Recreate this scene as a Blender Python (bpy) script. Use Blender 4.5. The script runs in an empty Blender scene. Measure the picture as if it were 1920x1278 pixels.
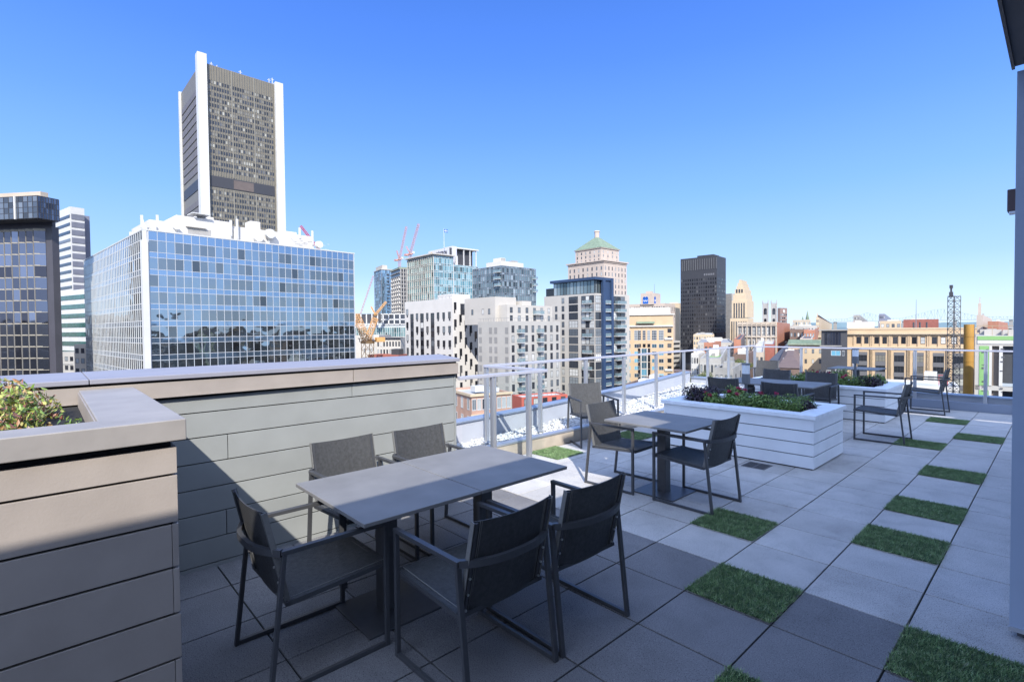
import bpy, bmesh, math, random
import numpy as np
from mathutils import Vector, Matrix
random.seed(7); RNG = np.random.default_rng(7)
SC = bpy.context.scene; COL = SC.collection
R = math.radians
# ------------------------------------------------------------------ camera
F_PX = 954.3825; YAW, PITCH, ROLL = .827262939, .0244447620, -.00949751056
CAM = np.array([1.67781, -3.06315, 1.73116])
def cam_axes():
    cy, sy = math.cos(YAW), math.sin(YAW)
    f = np.array([-sy, cy, 0.]); r = np.array([cy, sy, 0.]); u = np.array([0, 0, 1.])
    cp, sp = math.cos(PITCH), math.sin(PITCH)
    f2 = f*cp - u*sp; u2 = u*cp + f*sp
    cr, sr = math.cos(ROLL), math.sin(ROLL)
    return r*cr + u2*sr, -r*sr + u2*cr, f2, f
RV, UV_, FV, FH = cam_axes()
cd = bpy.data.cameras.new('camera'); cam = bpy.data.objects.new('camera', cd); COL.objects.link(cam)
cd.sensor_width = 36; cd.lens = 36*F_PX/1920; cd.clip_start = .05; cd.clip_end = 30000
cam.matrix_world = Matrix(((RV[0], UV_[0], -FV[0], CAM[0]), (RV[1], UV_[1], -FV[1], CAM[1]), (RV[2], UV_[2], -FV[2], CAM[2]), (0, 0, 0, 1)))
SC.camera = cam
SC.render.resolution_x, SC.render.resolution_y = 1024, 681
# ------------------------------------------------------------------ world and sun
SUN_AZ = Vector((.79, -.613, 0)); SUN_EL = math.atan(.777)
w = bpy.data.worlds.new('World'); SC.world = w; w.use_nodes = True
nt = w.node_tree; bgn = nt.nodes['Background']
sky = nt.nodes.new('ShaderNodeTexSky'); sky.sky_type = 'NISHITA'; sky.sun_disc = False
sky.sun_elevation = SUN_EL; sky.sun_rotation = math.atan2(SUN_AZ.x, SUN_AZ.y)
sky.altitude = 0; sky.air_density = 1.0; sky.dust_density = .0; sky.ozone_density = 4
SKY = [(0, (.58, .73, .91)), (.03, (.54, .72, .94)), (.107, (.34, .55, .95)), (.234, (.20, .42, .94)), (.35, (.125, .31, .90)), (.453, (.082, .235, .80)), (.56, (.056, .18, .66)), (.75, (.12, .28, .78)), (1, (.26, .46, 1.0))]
tc = nt.nodes.new('ShaderNodeTexCoord'); sx = nt.nodes.new('ShaderNodeSeparateXYZ'); nt.links.new(tc.outputs['Generated'], sx.inputs[0])
rp = nt.nodes.new('ShaderNodeValToRGB'); e = rp.color_ramp.elements
while len(e) < len(SKY): e.new(.5)
for k, (p, c) in enumerate(SKY): e[k].position = p; e[k].color = (*c, 1)
nt.links.new(sx.outputs['Z'], rp.inputs[0])
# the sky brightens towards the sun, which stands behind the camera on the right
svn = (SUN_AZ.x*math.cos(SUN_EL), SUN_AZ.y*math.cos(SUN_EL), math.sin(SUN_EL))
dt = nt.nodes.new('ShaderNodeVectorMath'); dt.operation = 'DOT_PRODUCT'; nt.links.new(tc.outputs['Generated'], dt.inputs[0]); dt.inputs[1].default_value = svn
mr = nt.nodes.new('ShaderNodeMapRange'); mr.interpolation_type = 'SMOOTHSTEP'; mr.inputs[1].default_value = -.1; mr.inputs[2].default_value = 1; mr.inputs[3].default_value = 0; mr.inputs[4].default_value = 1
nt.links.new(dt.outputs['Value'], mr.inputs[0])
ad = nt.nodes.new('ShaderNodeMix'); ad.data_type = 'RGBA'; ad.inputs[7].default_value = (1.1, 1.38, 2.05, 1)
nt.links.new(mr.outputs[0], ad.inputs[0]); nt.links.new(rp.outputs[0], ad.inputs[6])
# a share of the physical sky
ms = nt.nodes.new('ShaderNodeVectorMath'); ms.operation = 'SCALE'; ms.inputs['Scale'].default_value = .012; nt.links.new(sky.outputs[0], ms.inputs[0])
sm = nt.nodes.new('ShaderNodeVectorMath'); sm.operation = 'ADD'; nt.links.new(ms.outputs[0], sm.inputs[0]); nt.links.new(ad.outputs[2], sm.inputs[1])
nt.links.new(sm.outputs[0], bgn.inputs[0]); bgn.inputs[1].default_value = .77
sd = bpy.data.lights.new('sun', 'SUN'); sd.energy = 4.4; sd.angle = R(.53); sd.color = (1, .95, .87)
so = bpy.data.objects.new('sun', sd); COL.objects.link(so)
sv = Vector((SUN_AZ.x*math.cos(SUN_EL), SUN_AZ.y*math.cos(SUN_EL), math.sin(SUN_EL)))
so.rotation_euler = sv.to_track_quat('Z', 'Y').to_euler()
so.location = (0, 0, 60)
SC.view_settings.view_transform = 'Standard'; SC.view_settings.look = 'None'
SC.view_settings.exposure = .74; SC.view_settings.gamma = 1
# ------------------------------------------------------------------ materials
def ramp(nt, fac, stops):
    n = nt.nodes.new('ShaderNodeValToRGB'); e = n.color_ramp.elements
    while len(e) < len(stops): e.new(.5)
    for k, (p, c) in enumerate(stops):
        e[k].position = p; e[k].color = (*c, 1)
    nt.links.new(fac, n.inputs[0]); return n.outputs[0]
def mat(name, col, rough=.7, metal=0., var=.12, vs=3., bump=0., bs=60., spec=.5, isl=0., stops=None, trans=0., streak=None, coat=0.):
    """Principled material; var = noise variation of the base colour, isl = tone change per mesh island"""
    m = bpy.data.materials.new(name); m.use_nodes = True; nt = m.node_tree; b = nt.nodes['Principled BSDF']
    b.inputs['Roughness'].default_value = rough; b.inputs['Metallic'].default_value = metal
    b.inputs['Specular IOR Level'].default_value = spec
    if coat: b.inputs['Coat Weight'].default_value = coat
    g = nt.nodes.new('ShaderNodeNewGeometry'); L = nt.links
    rnd = g.outputs['Random Per Island']
    oi = nt.nodes.new('ShaderNodeObjectInfo')
    add = nt.nodes.new('ShaderNodeMath'); add.operation = 'ADD'; L.new(rnd, add.inputs[0]); L.new(oi.outputs['Random'], add.inputs[1])
    fr = nt.nodes.new('ShaderNodeMath'); fr.operation = 'FRACT'; L.new(add.outputs[0], fr.inputs[0]); rr = fr.outputs[0]
    if stops:
        c = ramp(nt, rr, stops)
    else:
        rg = nt.nodes.new('ShaderNodeRGB'); rg.outputs[0].default_value = (*col, 1); c = rg.outputs[0]
    val = None
    if var:
        no = nt.nodes.new('ShaderNodeTexNoise'); no.inputs['Scale'].default_value = vs; no.inputs['Detail'].default_value = 6
        mp = nt.nodes.new('ShaderNodeMapping'); L.new(g.outputs['Position'], mp.inputs[0])
        if streak: mp.inputs['Scale'].default_value = streak
        L.new(mp.outputs[0], no.inputs['Vector'])
        mr = nt.nodes.new('ShaderNodeMapRange'); mr.inputs[1].default_value = .3; mr.inputs[2].default_value = .7
        mr.inputs[3].default_value = 1-var; mr.inputs[4].default_value = 1+var; L.new(no.outputs[0], mr.inputs[0]); val = mr.outputs[0]
    if isl:
        m2 = nt.nodes.new('ShaderNodeMapRange'); m2.inputs[3].default_value = 1-isl; m2.inputs[4].default_value = 1+isl; L.new(rr, m2.inputs[0])
        if val is None: val = m2.outputs[0]
        else:
            mu = nt.nodes.new('ShaderNodeMath'); mu.operation = 'MULTIPLY'; L.new(val, mu.inputs[0]); L.new(m2.outputs[0], mu.inputs[1]); val = mu.outputs[0]
    if val is not None:
        vm = nt.nodes.new('ShaderNodeVectorMath'); vm.operation = 'SCALE'; L.new(c, vm.inputs[0]); L.new(val, vm.inputs['Scale']); c = vm.outputs[0]
    L.new(c, b.inputs['Base Color'])
    if bump:
        n2 = nt.nodes.new('ShaderNodeTexNoise'); n2.inputs['Scale'].default_value = bs; n2.inputs['Detail'].default_value = 4
        L.new(g.outputs['Position'], n2.inputs['Vector'])
        bu = nt.nodes.new('ShaderNodeBump'); bu.inputs['Strength'].default_value = bump; bu.inputs['Distance'].default_value = .01
        L.new(n2.outputs[0], bu.inputs['Height']); L.new(bu.outputs[0], b.inputs['Normal'])
    if trans:
        tr = nt.nodes.new('ShaderNodeBsdfTransparent'); mx = nt.nodes.new('ShaderNodeMixShader'); mx.inputs[0].default_value = trans
        L.new(b.outputs[0], mx.inputs[1]); L.new(tr.outputs[0], mx.inputs[2]); L.new(mx.outputs[0], nt.nodes['Material Output'].inputs[0])
    m['p'] = 1
    return m
def speckle(name, c0, c1, isl=.06):
    m = mat(name, c0, .85, var=.14, vs=1.3, isl=isl, bump=.25, bs=220)
    nt = m.node_tree; b = nt.nodes['Principled BSDF']; L = nt.links
    src = b.inputs['Base Color'].links[0].from_socket
    g = nt.nodes.new('ShaderNodeNewGeometry')
    n = nt.nodes.new('ShaderNodeTexNoise'); n.inputs['Scale'].default_value = 170; n.inputs['Detail'].default_value = 2
    L.new(g.outputs['Position'], n.inputs['Vector'])
    r_ = ramp(nt, n.outputs[0], [(.33, (.38,)*3), (.46, (1,)*3), (.62, (1.0,)*3), (.72, c1)])
    mu = nt.nodes.new('ShaderNodeVectorMath'); mu.operation = 'MULTIPLY'; L.new(src, mu.inputs[0]); L.new(r_, mu.inputs[1])
    # soft water stains
    n2 = nt.nodes.new('ShaderNodeTexNoise'); n2.inputs['Scale'].default_value = 4.; n2.inputs['Detail'].default_value = 8; n2.inputs['Distortion'].default_value = .6
    L.new(g.outputs['Position'], n2.inputs['Vector'])
    r2 = ramp(nt, n2.outputs[0], [(.28, (.84,)*3), (.5, (.98,)*3), (.75, (1.05,)*3)])
    m3 = nt.nodes.new('ShaderNodeVectorMath'); m3.operation = 'MULTIPLY'; L.new(mu.outputs[0], m3.inputs[0]); L.new(r2, m3.inputs[1])
    L.new(m3.outputs[0], b.inputs['Base Color']); return m
def bumpy_glass(name, stops, rough=.04, metal=.9, warp=.02, ws=.35, spec=.5):
    m = mat(name, (.5, .5, .5), rough, metal, var=0, stops=stops, spec=spec)
    nt = m.node_tree; b = nt.nodes['Principled BSDF']; L = nt.links
    if warp:
        g = nt.nodes.new('ShaderNodeNewGeometry'); n = nt.nodes.new('ShaderNodeTexNoise'); n.inputs['Scale'].default_value = ws; n.inputs['Detail'].default_value = 2
        L.new(g.outputs['Position'], n.inputs['Vector'])
        bu = nt.nodes.new('ShaderNodeBump'); bu.inputs['Strength'].default_value = 1; bu.inputs['Distance'].default_value = warp
        L.new(n.outputs[0], bu.inputs['Height']); L.new(bu.outputs[0], b.inputs['Normal'])
    return m
def clear_glass(name, tint=(.975, .985, .985)):
    m = bpy.data.materials.new(name); m.use_nodes = True; nt = m.node_tree; nt.nodes.remove(nt.nodes['Principled BSDF'])
    t = nt.nodes.new('ShaderNodeBsdfTransparent'); t.inputs[0].default_value = (*tint, 1)
    gl = nt.nodes.new('ShaderNodeBsdfGlossy'); gl.inputs['Roughness'].default_value = .02
    fr = nt.nodes.new('ShaderNodeLayerWeight'); fr.inputs[0].default_value = .12
    mx = nt.nodes.new('ShaderNodeMixShader'); L = nt.links
    sc_ = nt.nodes.new('ShaderNodeMath'); sc_.operation = 'MULTIPLY'; sc_.inputs[1].default_value = .12; L.new(fr.outputs[0], sc_.inputs[0]); L.new(sc_.outputs[0], mx.inputs[0]); L.new(t.outputs[0], mx.inputs[1]); L.new(gl.outputs[0], mx.inputs[2]); L.new(mx.outputs[0], nt.nodes['Material Output'].inputs[0])
    return m
M = {}
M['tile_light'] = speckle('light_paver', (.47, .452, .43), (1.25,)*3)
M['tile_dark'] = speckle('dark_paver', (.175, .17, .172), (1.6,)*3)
M['joint'] = mat('joint_dark', (.016, .018, .012), .95, var=.6, vs=6)
M['turf'] = mat('turf_blades', (.03, .10, .02), .55, var=.42, vs=16, stops=[(0, (.08, .145, .06)), (.45, (.15, .26, .10)), (.8, (.25, .36, .16)), (1, (.38, .43, .28))])
M['turf_base'] = mat('turf_backing', (.03, .06, .022), .9)
M['siding_green'] = mat('sage_siding_paint', (.252, .262, .254), .6, var=.06, vs=4, isl=.045, bump=.08, bs=120)
M['siding_taupe'] = mat('taupe_siding_paint', (.30, .262, .232), .55, var=.07, vs=5, isl=.05, bump=.08, bs=120)
M['cap_taupe'] = mat('weathered_cap_paint', (.265, .245, .228), .55, var=.10, vs=5, bump=.06, bs=40)
M['gap'] = mat('gap_dark', (.006, .006, .007), .9, var=0)
M['coping'] = mat('zinc_coping', (.24, .235, .265), .5, .0, var=.05, vs=3)
M['white_paint'] = mat('white_planter_paint', (.70, .72, .74), .5, var=.05, vs=4, isl=.015, bump=.04, bs=80)
M['white_cap'] = mat('worn_white_paint', (.70, .73, .76), .5, var=.1, vs=7, bump=.08, bs=30)
M['frame'] = mat('charcoal_powder_coat', (.062, .064, .070), .42, .2, var=.08, vs=20, bump=.03, bs=400)
M['sling'] = mat('charcoal_sling_mesh', (.046, .047, .049), .62, 0, var=.28, vs=45, bump=.5, bs=420, trans=.10)
M['seam'] = mat('sling_seam', (.15, .148, .14), .7, var=.1, vs=60)
M['screw'] = mat('screw_steel', (.6, .6, .6), .3, .9, var=0)
M['tabletop'] = mat('grey_laminate', (.175, .172, .17), .55, 0, var=.10, vs=5, bump=.04, bs=300, spec=.35)
M['alu'] = mat('anodised_aluminium', (.55, .56, .58), .35, .75, var=.04)
M['alu_white'] = mat('pale_rail_aluminium', (.46, .46, .51), .38, .3, var=.03)
M['glass'] = clear_glass('balustrade_glass')
M['parapet'] = mat('pale_parapet_membrane', (.42, .43, .47), .6, var=.05, vs=2)
M['pcap'] = mat('blue_grey_parapet_flashing', (.27, .31, .39), .4, .3, var=.05)
M['curb'] = mat('tan_stone_curb', (.42, .36, .29), .8, var=.12, vs=5, bump=.2, bs=60)
M['gravel'] = mat('white_pebble', (.50, .50, .50), .8, var=.1, vs=30, isl=.25)
M['soil'] = mat('dark_soil', (.02, .015, .012), .95, var=.3, vs=30)
M['stucco'] = mat('pale_blue_grey_wall', (.33, .40, .52), .6, var=.03, vs=3, bump=.1, bs=200)
M['soffit'] = mat('grey_soffit', (.13, .13, .14), .6, var=.06)
M['lampglass'] = mat('frosted_lamp_glass', (.7, .74, .78), .3, var=.03)
M['lampgrey'] = mat('lamp_grey_metal', (.16, .17, .19), .45, .4, var=.05)
M['brownbox'] = mat('brown_box', (.08, .05, .05), .5, .2)
M['stemg'] = mat('stem_green', (.07, .10, .03), .7)
M['leaf_shrub'] = mat('yellow_green_red_leaf', (.2, .25, .05), .5, var=.2, vs=20, stops=[(0, (.11, .19, .03)), (.3, (.22, .30, .06)), (.55, (.34, .34, .09)), (.7, (.33, .19, .08)), (.9, (.30, .10, .07)), (1, (.42, .32, .22))])
M['leaf_green'] = mat('fresh_green_leaf', (.06, .12, .03), .5, var=.2, vs=20, stops=[(0, (.05, .10, .025)), (.5, (.11, .20, .04)), (1, (.22, .30, .08))])
M['leaf_purple'] = mat('dark_purple_leaf', (.02, .01, .02), .45, var=.2, vs=20, stops=[(0, (.008, .005, .009)), (.6, (.022, .012, .022)), (1, (.05, .025, .045))])
M['petal'] = mat('crimson_petal', (.5, .02, .1), .5, var=.15, vs=20, stops=[(0, (.20, .008, .03)), (.6, (.38, .015, .06)), (1, (.45, .04, .18))])
M['drain'] = mat('drain_metal', (.10, .10, .11), .5, .5)
# ------------------------------------------------------------------ object helpers
def link(o, parent=None):
    COL.objects.link(o)
    if parent is not None: o.parent = parent
    return o
def tag(o, label=None, cat=None, group=None, kind=None):
    if label: o['label'] = label
    if cat: o['category'] = cat
    if group: o['group'] = group
    if kind: o['kind'] = kind
    return o
def thing(name, label, cat, loc=(0, 0, 0), rz=0, group=None):
    o = bpy.data.objects.new(name, None); o.empty_display_size = .2
    link(o); o.location = loc; o.rotation_euler = (0, 0, rz)
    return tag(o, label, cat, group)
class MB:
    def __init__(s): s.v = []; s.f = []; s.m = []; s.X = None
    def T(s, p):
        return tuple(s.X @ Vector(p)) if s.X is not None else tuple(p)
    def add(s, vs, fs, m=0):
        n = len(s.v); s.v += [s.T(p) for p in vs]; s.f += [tuple(n+i for i in f) for f in fs]; s.m += [m]*len(fs); return s
    def box(s, x0, x1, y0, y1, z0, z1, m=0):
        return s.add([(x0, y0, z0), (x1, y0, z0), (x1, y1, z0), (x0, y1, z0), (x0, y0, z1), (x1, y0, z1), (x1, y1, z1), (x0, y1, z1)],
                     [(0, 3, 2, 1), (4, 5, 6, 7), (0, 1, 5, 4), (1, 2, 6, 5), (2, 3, 7, 6), (3, 0, 4, 7)], m)
    def prism(s, poly, z0, z1, m=0):
        n = len(poly)
        return s.add([(x, y, z0) for x, y in poly]+[(x, y, z1) for x, y in poly],
                     [tuple(range(n-1, -1, -1)), tuple(range(n, 2*n))]+[(i, (i+1) % n, n+(i+1) % n, n+i) for i in range(n)], m)
    def bar(s, p0, p1, w, h, m=0, up=(0, 0, 1)):
        p0 = Vector(p0); p1 = Vector(p1); d = (p1-p0).normalized(); u = Vector(up)
        if abs(d.dot(u)) > .95: u = Vector((1, 0, 0))
        r_ = d.cross(u).normalized(); u = r_.cross(d)
        vs = []
        for p in (p0, p1):
            for a, b in ((-1, -1), (1, -1), (1, 1), (-1, 1)): vs.append(p+r_*(a*w/2)+u*(b*h/2))
        return s.add(vs, [(3, 2, 1, 0), (4, 5, 6, 7), (0, 1, 5, 4), (1, 2, 6, 5), (2, 3, 7, 6), (3, 0, 4, 7)], m)
    def tube(s, p0, p1, r0, r1=None, n=10, m=0, caps=True):
        r1 = r0 if r1 is None else r1; p0 = Vector(p0); p1 = Vector(p1); d = (p1-p0).normalized()
        u = Vector((0, 0, 1)) if abs(d.z) < .9 else Vector((1, 0, 0)); a = d.cross(u).normalized(); b = d.cross(a)
        vs = []
        for p, r_ in ((p0, r0), (p1, r1)):
            for k in range(n):
                t = 2*math.pi*k/n; vs.append(p+a*(r_*math.cos(t))+b*(r_*math.sin(t)))
        fs = [(k, (k+1) % n, n+(k+1) % n, n+k) for k in range(n)]
        if caps: fs += [tuple(range(n-1, -1, -1)), tuple(range(n, 2*n))]
        return s.add(vs, fs, m)
    def path(s, pts, w, h, m=0):
        pts = [Vector(p) for p in pts]; rings = []
        for i, p in enumerate(pts):
            d = (pts[min(i+1, len(pts)-1)]-pts[max(i-1, 0)]).normalized(); u = Vector((0, 0, 1))
            if abs(d.z) > .95: u = Vector((1, 0, 0))
            r_ = d.cross(u).normalized(); u = r_.cross(d)
            rings.append([p+r_*(a*w/2)+u*(b*h/2) for a, b in ((-1, -1), (1, -1), (1, 1), (-1, 1))])
        vs = [q for r_ in rings for q in r_]; fs = []
        for i in range(len(rings)-1):
            for k in range(4): fs.append((4*i+k, 4*i+(k+1) % 4, 4*i+4+(k+1) % 4, 4*i+4+k))
        n = len(vs); fs += [(3, 2, 1, 0), (n-4, n-3, n-2, n-1)]
        return s.add(vs, fs, m)
    def build(s, name, mats, parent=None, bevel=0, smooth=False, loc=None):
        me = bpy.data.meshes.new(name); me.from_pydata([tuple(v) for v in s.v], [], s.f)
        for mm in (mats if isinstance(mats, (list, tuple)) else [mats]): me.materials.append(mm)
        me.polygons.foreach_set('material_index', s.m)
        if smooth: me.polygons.foreach_set('use_smooth', [True]*len(s.f))
        me.update(); o = bpy.data.objects.new(name, me); link(o, parent)
        if loc: o.location = loc
        if bevel:
            b = o.modifiers.new('bevel', 'BEVEL'); b.width = bevel; b.segments = 2; b.limit_method = 'ANGLE'
        return o
def raw(name, V, Fc, mats, parent=None, mi=None, smooth=False):
    me = bpy.data.meshes.new(name); me.from_pydata(V.tolist() if hasattr(V, 'tolist') else V, [], Fc.tolist() if hasattr(Fc, 'tolist') else Fc)
    for mm in (mats if isinstance(mats, (list, tuple)) else [mats]): me.materials.append(mm)
    if mi is not None: me.polygons.foreach_set('material_index', mi)
    if smooth: me.polygons.foreach_set('use_smooth', [True]*len(me.polygons))
    me.update(); return link(bpy.data.objects.new(name, me), parent)
def copy_tree(o, parent=None):
    c = o.copy(); COL.objects.link(c); c.parent = parent
    for ch in list(o.children): copy_tree(ch, c)
    return c
def at(px, py, d):
    """world point that the photograph shows at pixel (px, py), d metres in front of the camera"""
    return CAM + d*(FV + (px-960)/F_PX*RV - (py-639)/F_PX*UV_)
def leaves(n, shape, size, tilt=.9, rng=RNG):
    """n folded leaves; shape(n) -> centres (n,3) and outward normals (n,3)"""
    c, nr = shape(n)
    nr = nr + rng.normal(0, tilt, (n, 3)); nr /= np.linalg.norm(nr, axis=1)[:, None]+1e-9
    a = np.cross(nr, rng.normal(0, 1, (n, 3))); a /= np.linalg.norm(a, axis=1)[:, None]+1e-9
    b = np.cross(nr, a); s = size*rng.uniform(.6, 1.3, n)[:, None]
    P = np.stack([c-a*s, c-b*s*.45-nr*s*.12, c+a*s, c+b*s*.45-nr*s*.12], 1).reshape(-1, 3)
    i = np.arange(n)*4; Fc = np.concatenate([np.stack([i, i+1, i+2], 1), np.stack([i, i+2, i+3], 1)])
    return P, Fc
def ellipsoid(c, r, rng=RNG, inner=.45, zmin=-9):
    c = np.array(c); r = np.array(r)
    def f(n):
        d = rng.normal(0, 1, (n, 3)); d /= np.linalg.norm(d, axis=1)[:, None]
        k = rng.uniform(inner, 1.05, n)[:, None]; p = d*k*r; p[:, 2] = np.maximum(p[:, 2], zmin)
        return c+p, d
    return f
# ================================================================== TERRACE
T = .54
# floor: one sheet of pavers (two tones) over dark joints, with holes left for nothing: turf squares lie on top
fl = MB(); X0, X1, Y0, Y1 = -8, 14, -18, 21
fl.box(-3.36, 7.5, -8.2, 10.45, -.30, -.012, 2)
rr = random.Random(3)
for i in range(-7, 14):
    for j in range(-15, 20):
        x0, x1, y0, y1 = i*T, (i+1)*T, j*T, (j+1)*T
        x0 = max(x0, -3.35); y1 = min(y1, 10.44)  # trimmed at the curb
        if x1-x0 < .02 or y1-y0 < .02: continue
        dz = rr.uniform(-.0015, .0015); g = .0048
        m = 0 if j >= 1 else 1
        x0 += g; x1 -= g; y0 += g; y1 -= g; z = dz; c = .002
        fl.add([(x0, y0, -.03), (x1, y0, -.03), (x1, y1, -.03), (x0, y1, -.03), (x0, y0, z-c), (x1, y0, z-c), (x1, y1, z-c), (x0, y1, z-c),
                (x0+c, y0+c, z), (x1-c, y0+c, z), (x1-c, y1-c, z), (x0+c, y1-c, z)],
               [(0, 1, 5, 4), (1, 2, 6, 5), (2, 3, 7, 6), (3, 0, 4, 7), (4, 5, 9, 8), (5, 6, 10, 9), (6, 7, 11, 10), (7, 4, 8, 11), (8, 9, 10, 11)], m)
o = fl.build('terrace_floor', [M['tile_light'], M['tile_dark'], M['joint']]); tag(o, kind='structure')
# ---- building that carries the terrace
bl = MB(); bl.prism([(-3.9, -8.3), (7.6, -8.3), (7.6, 10.75), (-5.75, 10.75), (-5.0, 6.5), (-4.35, 2.6), (-3.9, -.2)], -45, -.31)
hb = thing('terrace_building', 'building under the terrace, its pale parapet running round the roof edge', 'building', (0, 0, -45))
def local(o, root): o.location = -Vector(root.location); return o
local(bl.build('building_body', M['parapet'], hb), hb)

# ---- turf squares
def turf_mesh(n=12000):
    rng = np.random.default_rng(11); s = T-.012
    p = rng.uniform(-.006, s+.006, (n, 2))+rng.normal(0, .004, (n, 2)); h = rng.uniform(.016, .034, n); a = rng.uniform(0, 2*math.pi, n); wv = rng.uniform(.0016, .0028, n)
    ln = rng.normal(0, .011, (n, 2))+np.array([.004, -.003])
    b0 = np.stack([p[:, 0]-np.cos(a)*wv, p[:, 1]-np.sin(a)*wv, np.full(n, .006)], 1)
    b1 = np.stack([p[:, 0]+np.cos(a)*wv, p[:, 1]+np.sin(a)*wv, np.full(n, .006)], 1)
    t = np.stack([p[:, 0]+ln[:, 0], p[:, 1]+ln[:, 1], h], 1)
    V = np.stack([b0, b1, t], 1).reshape(-1, 3); Fc = np.arange(3*n).reshape(-1, 3)
    return V, Fc
V, Fc = turf_mesh()
base = MB().box(.008, T-.02, .008, T-.02, .002, .012)
spots = [((0, 0), 'green turf square nearest the camera between dark pavers'), ((2, 0), 'green turf square cut by the right frame edge by the wall base'),
 ((1, -2), 'green turf square of which only a tip shows at the bottom edge'), ((-1, 2), 'green turf square under the rear foot of the armchair at the single table'),
 ((1, 3), 'green turf square third from the near wall corner on light pavers'), ((1, 5), 'green turf square fourth up the row of light pavers'),
 ((1, 8), 'green turf square between the white planter and the pale wall, sixth paver row'), ((0, 11), 'green turf square under the rear leg of the lone armchair by the planter'),
 ((1, 13), 'green turf square close to the pale wall near the far rail'), ((0, 15.75), 'farthest green turf square in front of the far rail')]
first = None
pos = [(i*T+.006, j*T+.006, l) for (i, j), l in spots]+[(-3.34, 1.86, 'sunlit bright turf square beside the glass rail return'), (-3.24, 3.58, 'shaded turf square seen under the single table beyond its left chair')]
for x, y, l in pos:
    if first is None:
        tb = thing('turf_square', l, 'artificial turf', (x, y, 0), 0, 'turf squares set among the pavers')
        raw('blades', V, Fc, M['turf'], tb); base.build('backing', M['turf_base'], tb); first = tb
    else:
        c = copy_tree(first); c.location = (x, y, 0); c['label'] = l
# ---- sage wall
sg = thing('clad_wall', 'long sage green board wall with a lavender grey metal coping on the left', 'wall', (-2.55, -.0, 0))
mb = MB(); mb.box(-.42, -.018, -9, .02, -.3, 1.28, 1)
zs = [-.02, .03, .216, .403, .590, .777, .964, 1.145, 1.262]
joints = {6: [-2.07], 3: [-2.09, -4.2], 8: [-1.085], 5: [-.35+.0], 2: [-.9]}
for k in range(len(zs)-1):
    z0, z1 = zs[k]+.004, zs[k+1]-.004
    ys = [-9]+sorted(joints.get(k+1, []))+[.012]
    if k+1 == 5: ys = [-9, .012]
    for a, b in zip(ys[:-1], ys[1:]): mb.box(-.03, 0, a+.0025, b-.0025, z0, z1, 0)
mb.box(-.43, .004, .012, .034, -.3, 1.262, 0)
mb.build('siding', [M['siding_green'], M['gap']], sg, bevel=.0015)
f = MB(); f.box(-.40, .035, -9, -1.09, 1.285, 1.385); f.box(-.40, .035, -1.084, .045, 1.285, 1.385); f.box(-.38, .012, -9, .03, 1.262, 1.285, 1)
f.box(-.38, .02, -9, .03, 1.385, 1.402, 1)
f.box(-.02, .045, -9, .05, 1.278, 1.2852)
f.build('fascia', [M['siding_taupe'], M['gap']], sg, bevel=.002)
cp = MB()
for a, b in ((-9, -2.86), (-2.856, .05)):
    y1a = b; y1b = b+(.36 if b > 0 else 0)
    cp.prism([(.055, a), (.055, y1a), (-.82, y1b), (-.82, a)], 1.402, 1.434)
cp.build('coping', M['coping'], sg, bevel=.004)
# ---- taupe planter at the left
pl = thing('raised_planter', 'taupe board raised planter in the left foreground, shrub growing in it', 'planter', (-.83, -2.665, 0))
mb = MB(); XW = -1.67
mb.box(XW, -.018, -6, -.018, -.02, 1.27, 1)
for z0, z1 in ((.0, .165), (.165, .36), (.36, .553), (.553, .748), (.748, .935), (.935, 1.138), (1.138, 1.262)):
    if z0 == 1.138: continue
    zz1 = z1 if z1 != 1.138 else 1.235
    zz1 = {(.935): 1.138}.get(z0, z1)
    mb.box(-.02, 0, -6, -.0255 if z0 in (.748, .165, .553) else -.001, z0+.005, zz1-.005, 0)
    mb.box(XW, -.001 if False else -.021, -.02, -.001, z0+.004, zz1-.004, 0)
    if z0 in (.748, .165, .553): mb.box(-.02, .0, -.0235, -.001, z0+.005, zz1-.005, 0)
mb.box(-.02, 0, -6, -.001, 1.143, 1.252, 0); mb.box(XW, -.021, -.02, -.001, 1.143, 1.252, 0)
mb.build('siding', [M['siding_taupe'], M['gap']], pl, bevel=.0015)
c = MB(); c.prism([(XW, .03), (XW, -.245), (-.165, -.245), (-.165, -6), (.035, -6), (.035, .03)], 1.283, 1.37)
c.build('cap', M['cap_taupe'], pl, bevel=.004)
MB().box(XW+.02, -.03, -6, -.25, .9, 1.19).build('soil', M['soil'], pl)
MB().box(XW+.02, -.166, -.252, -.246, 1.1, 1.36).build('inner_lining', M['siding_taupe'], pl)
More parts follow.
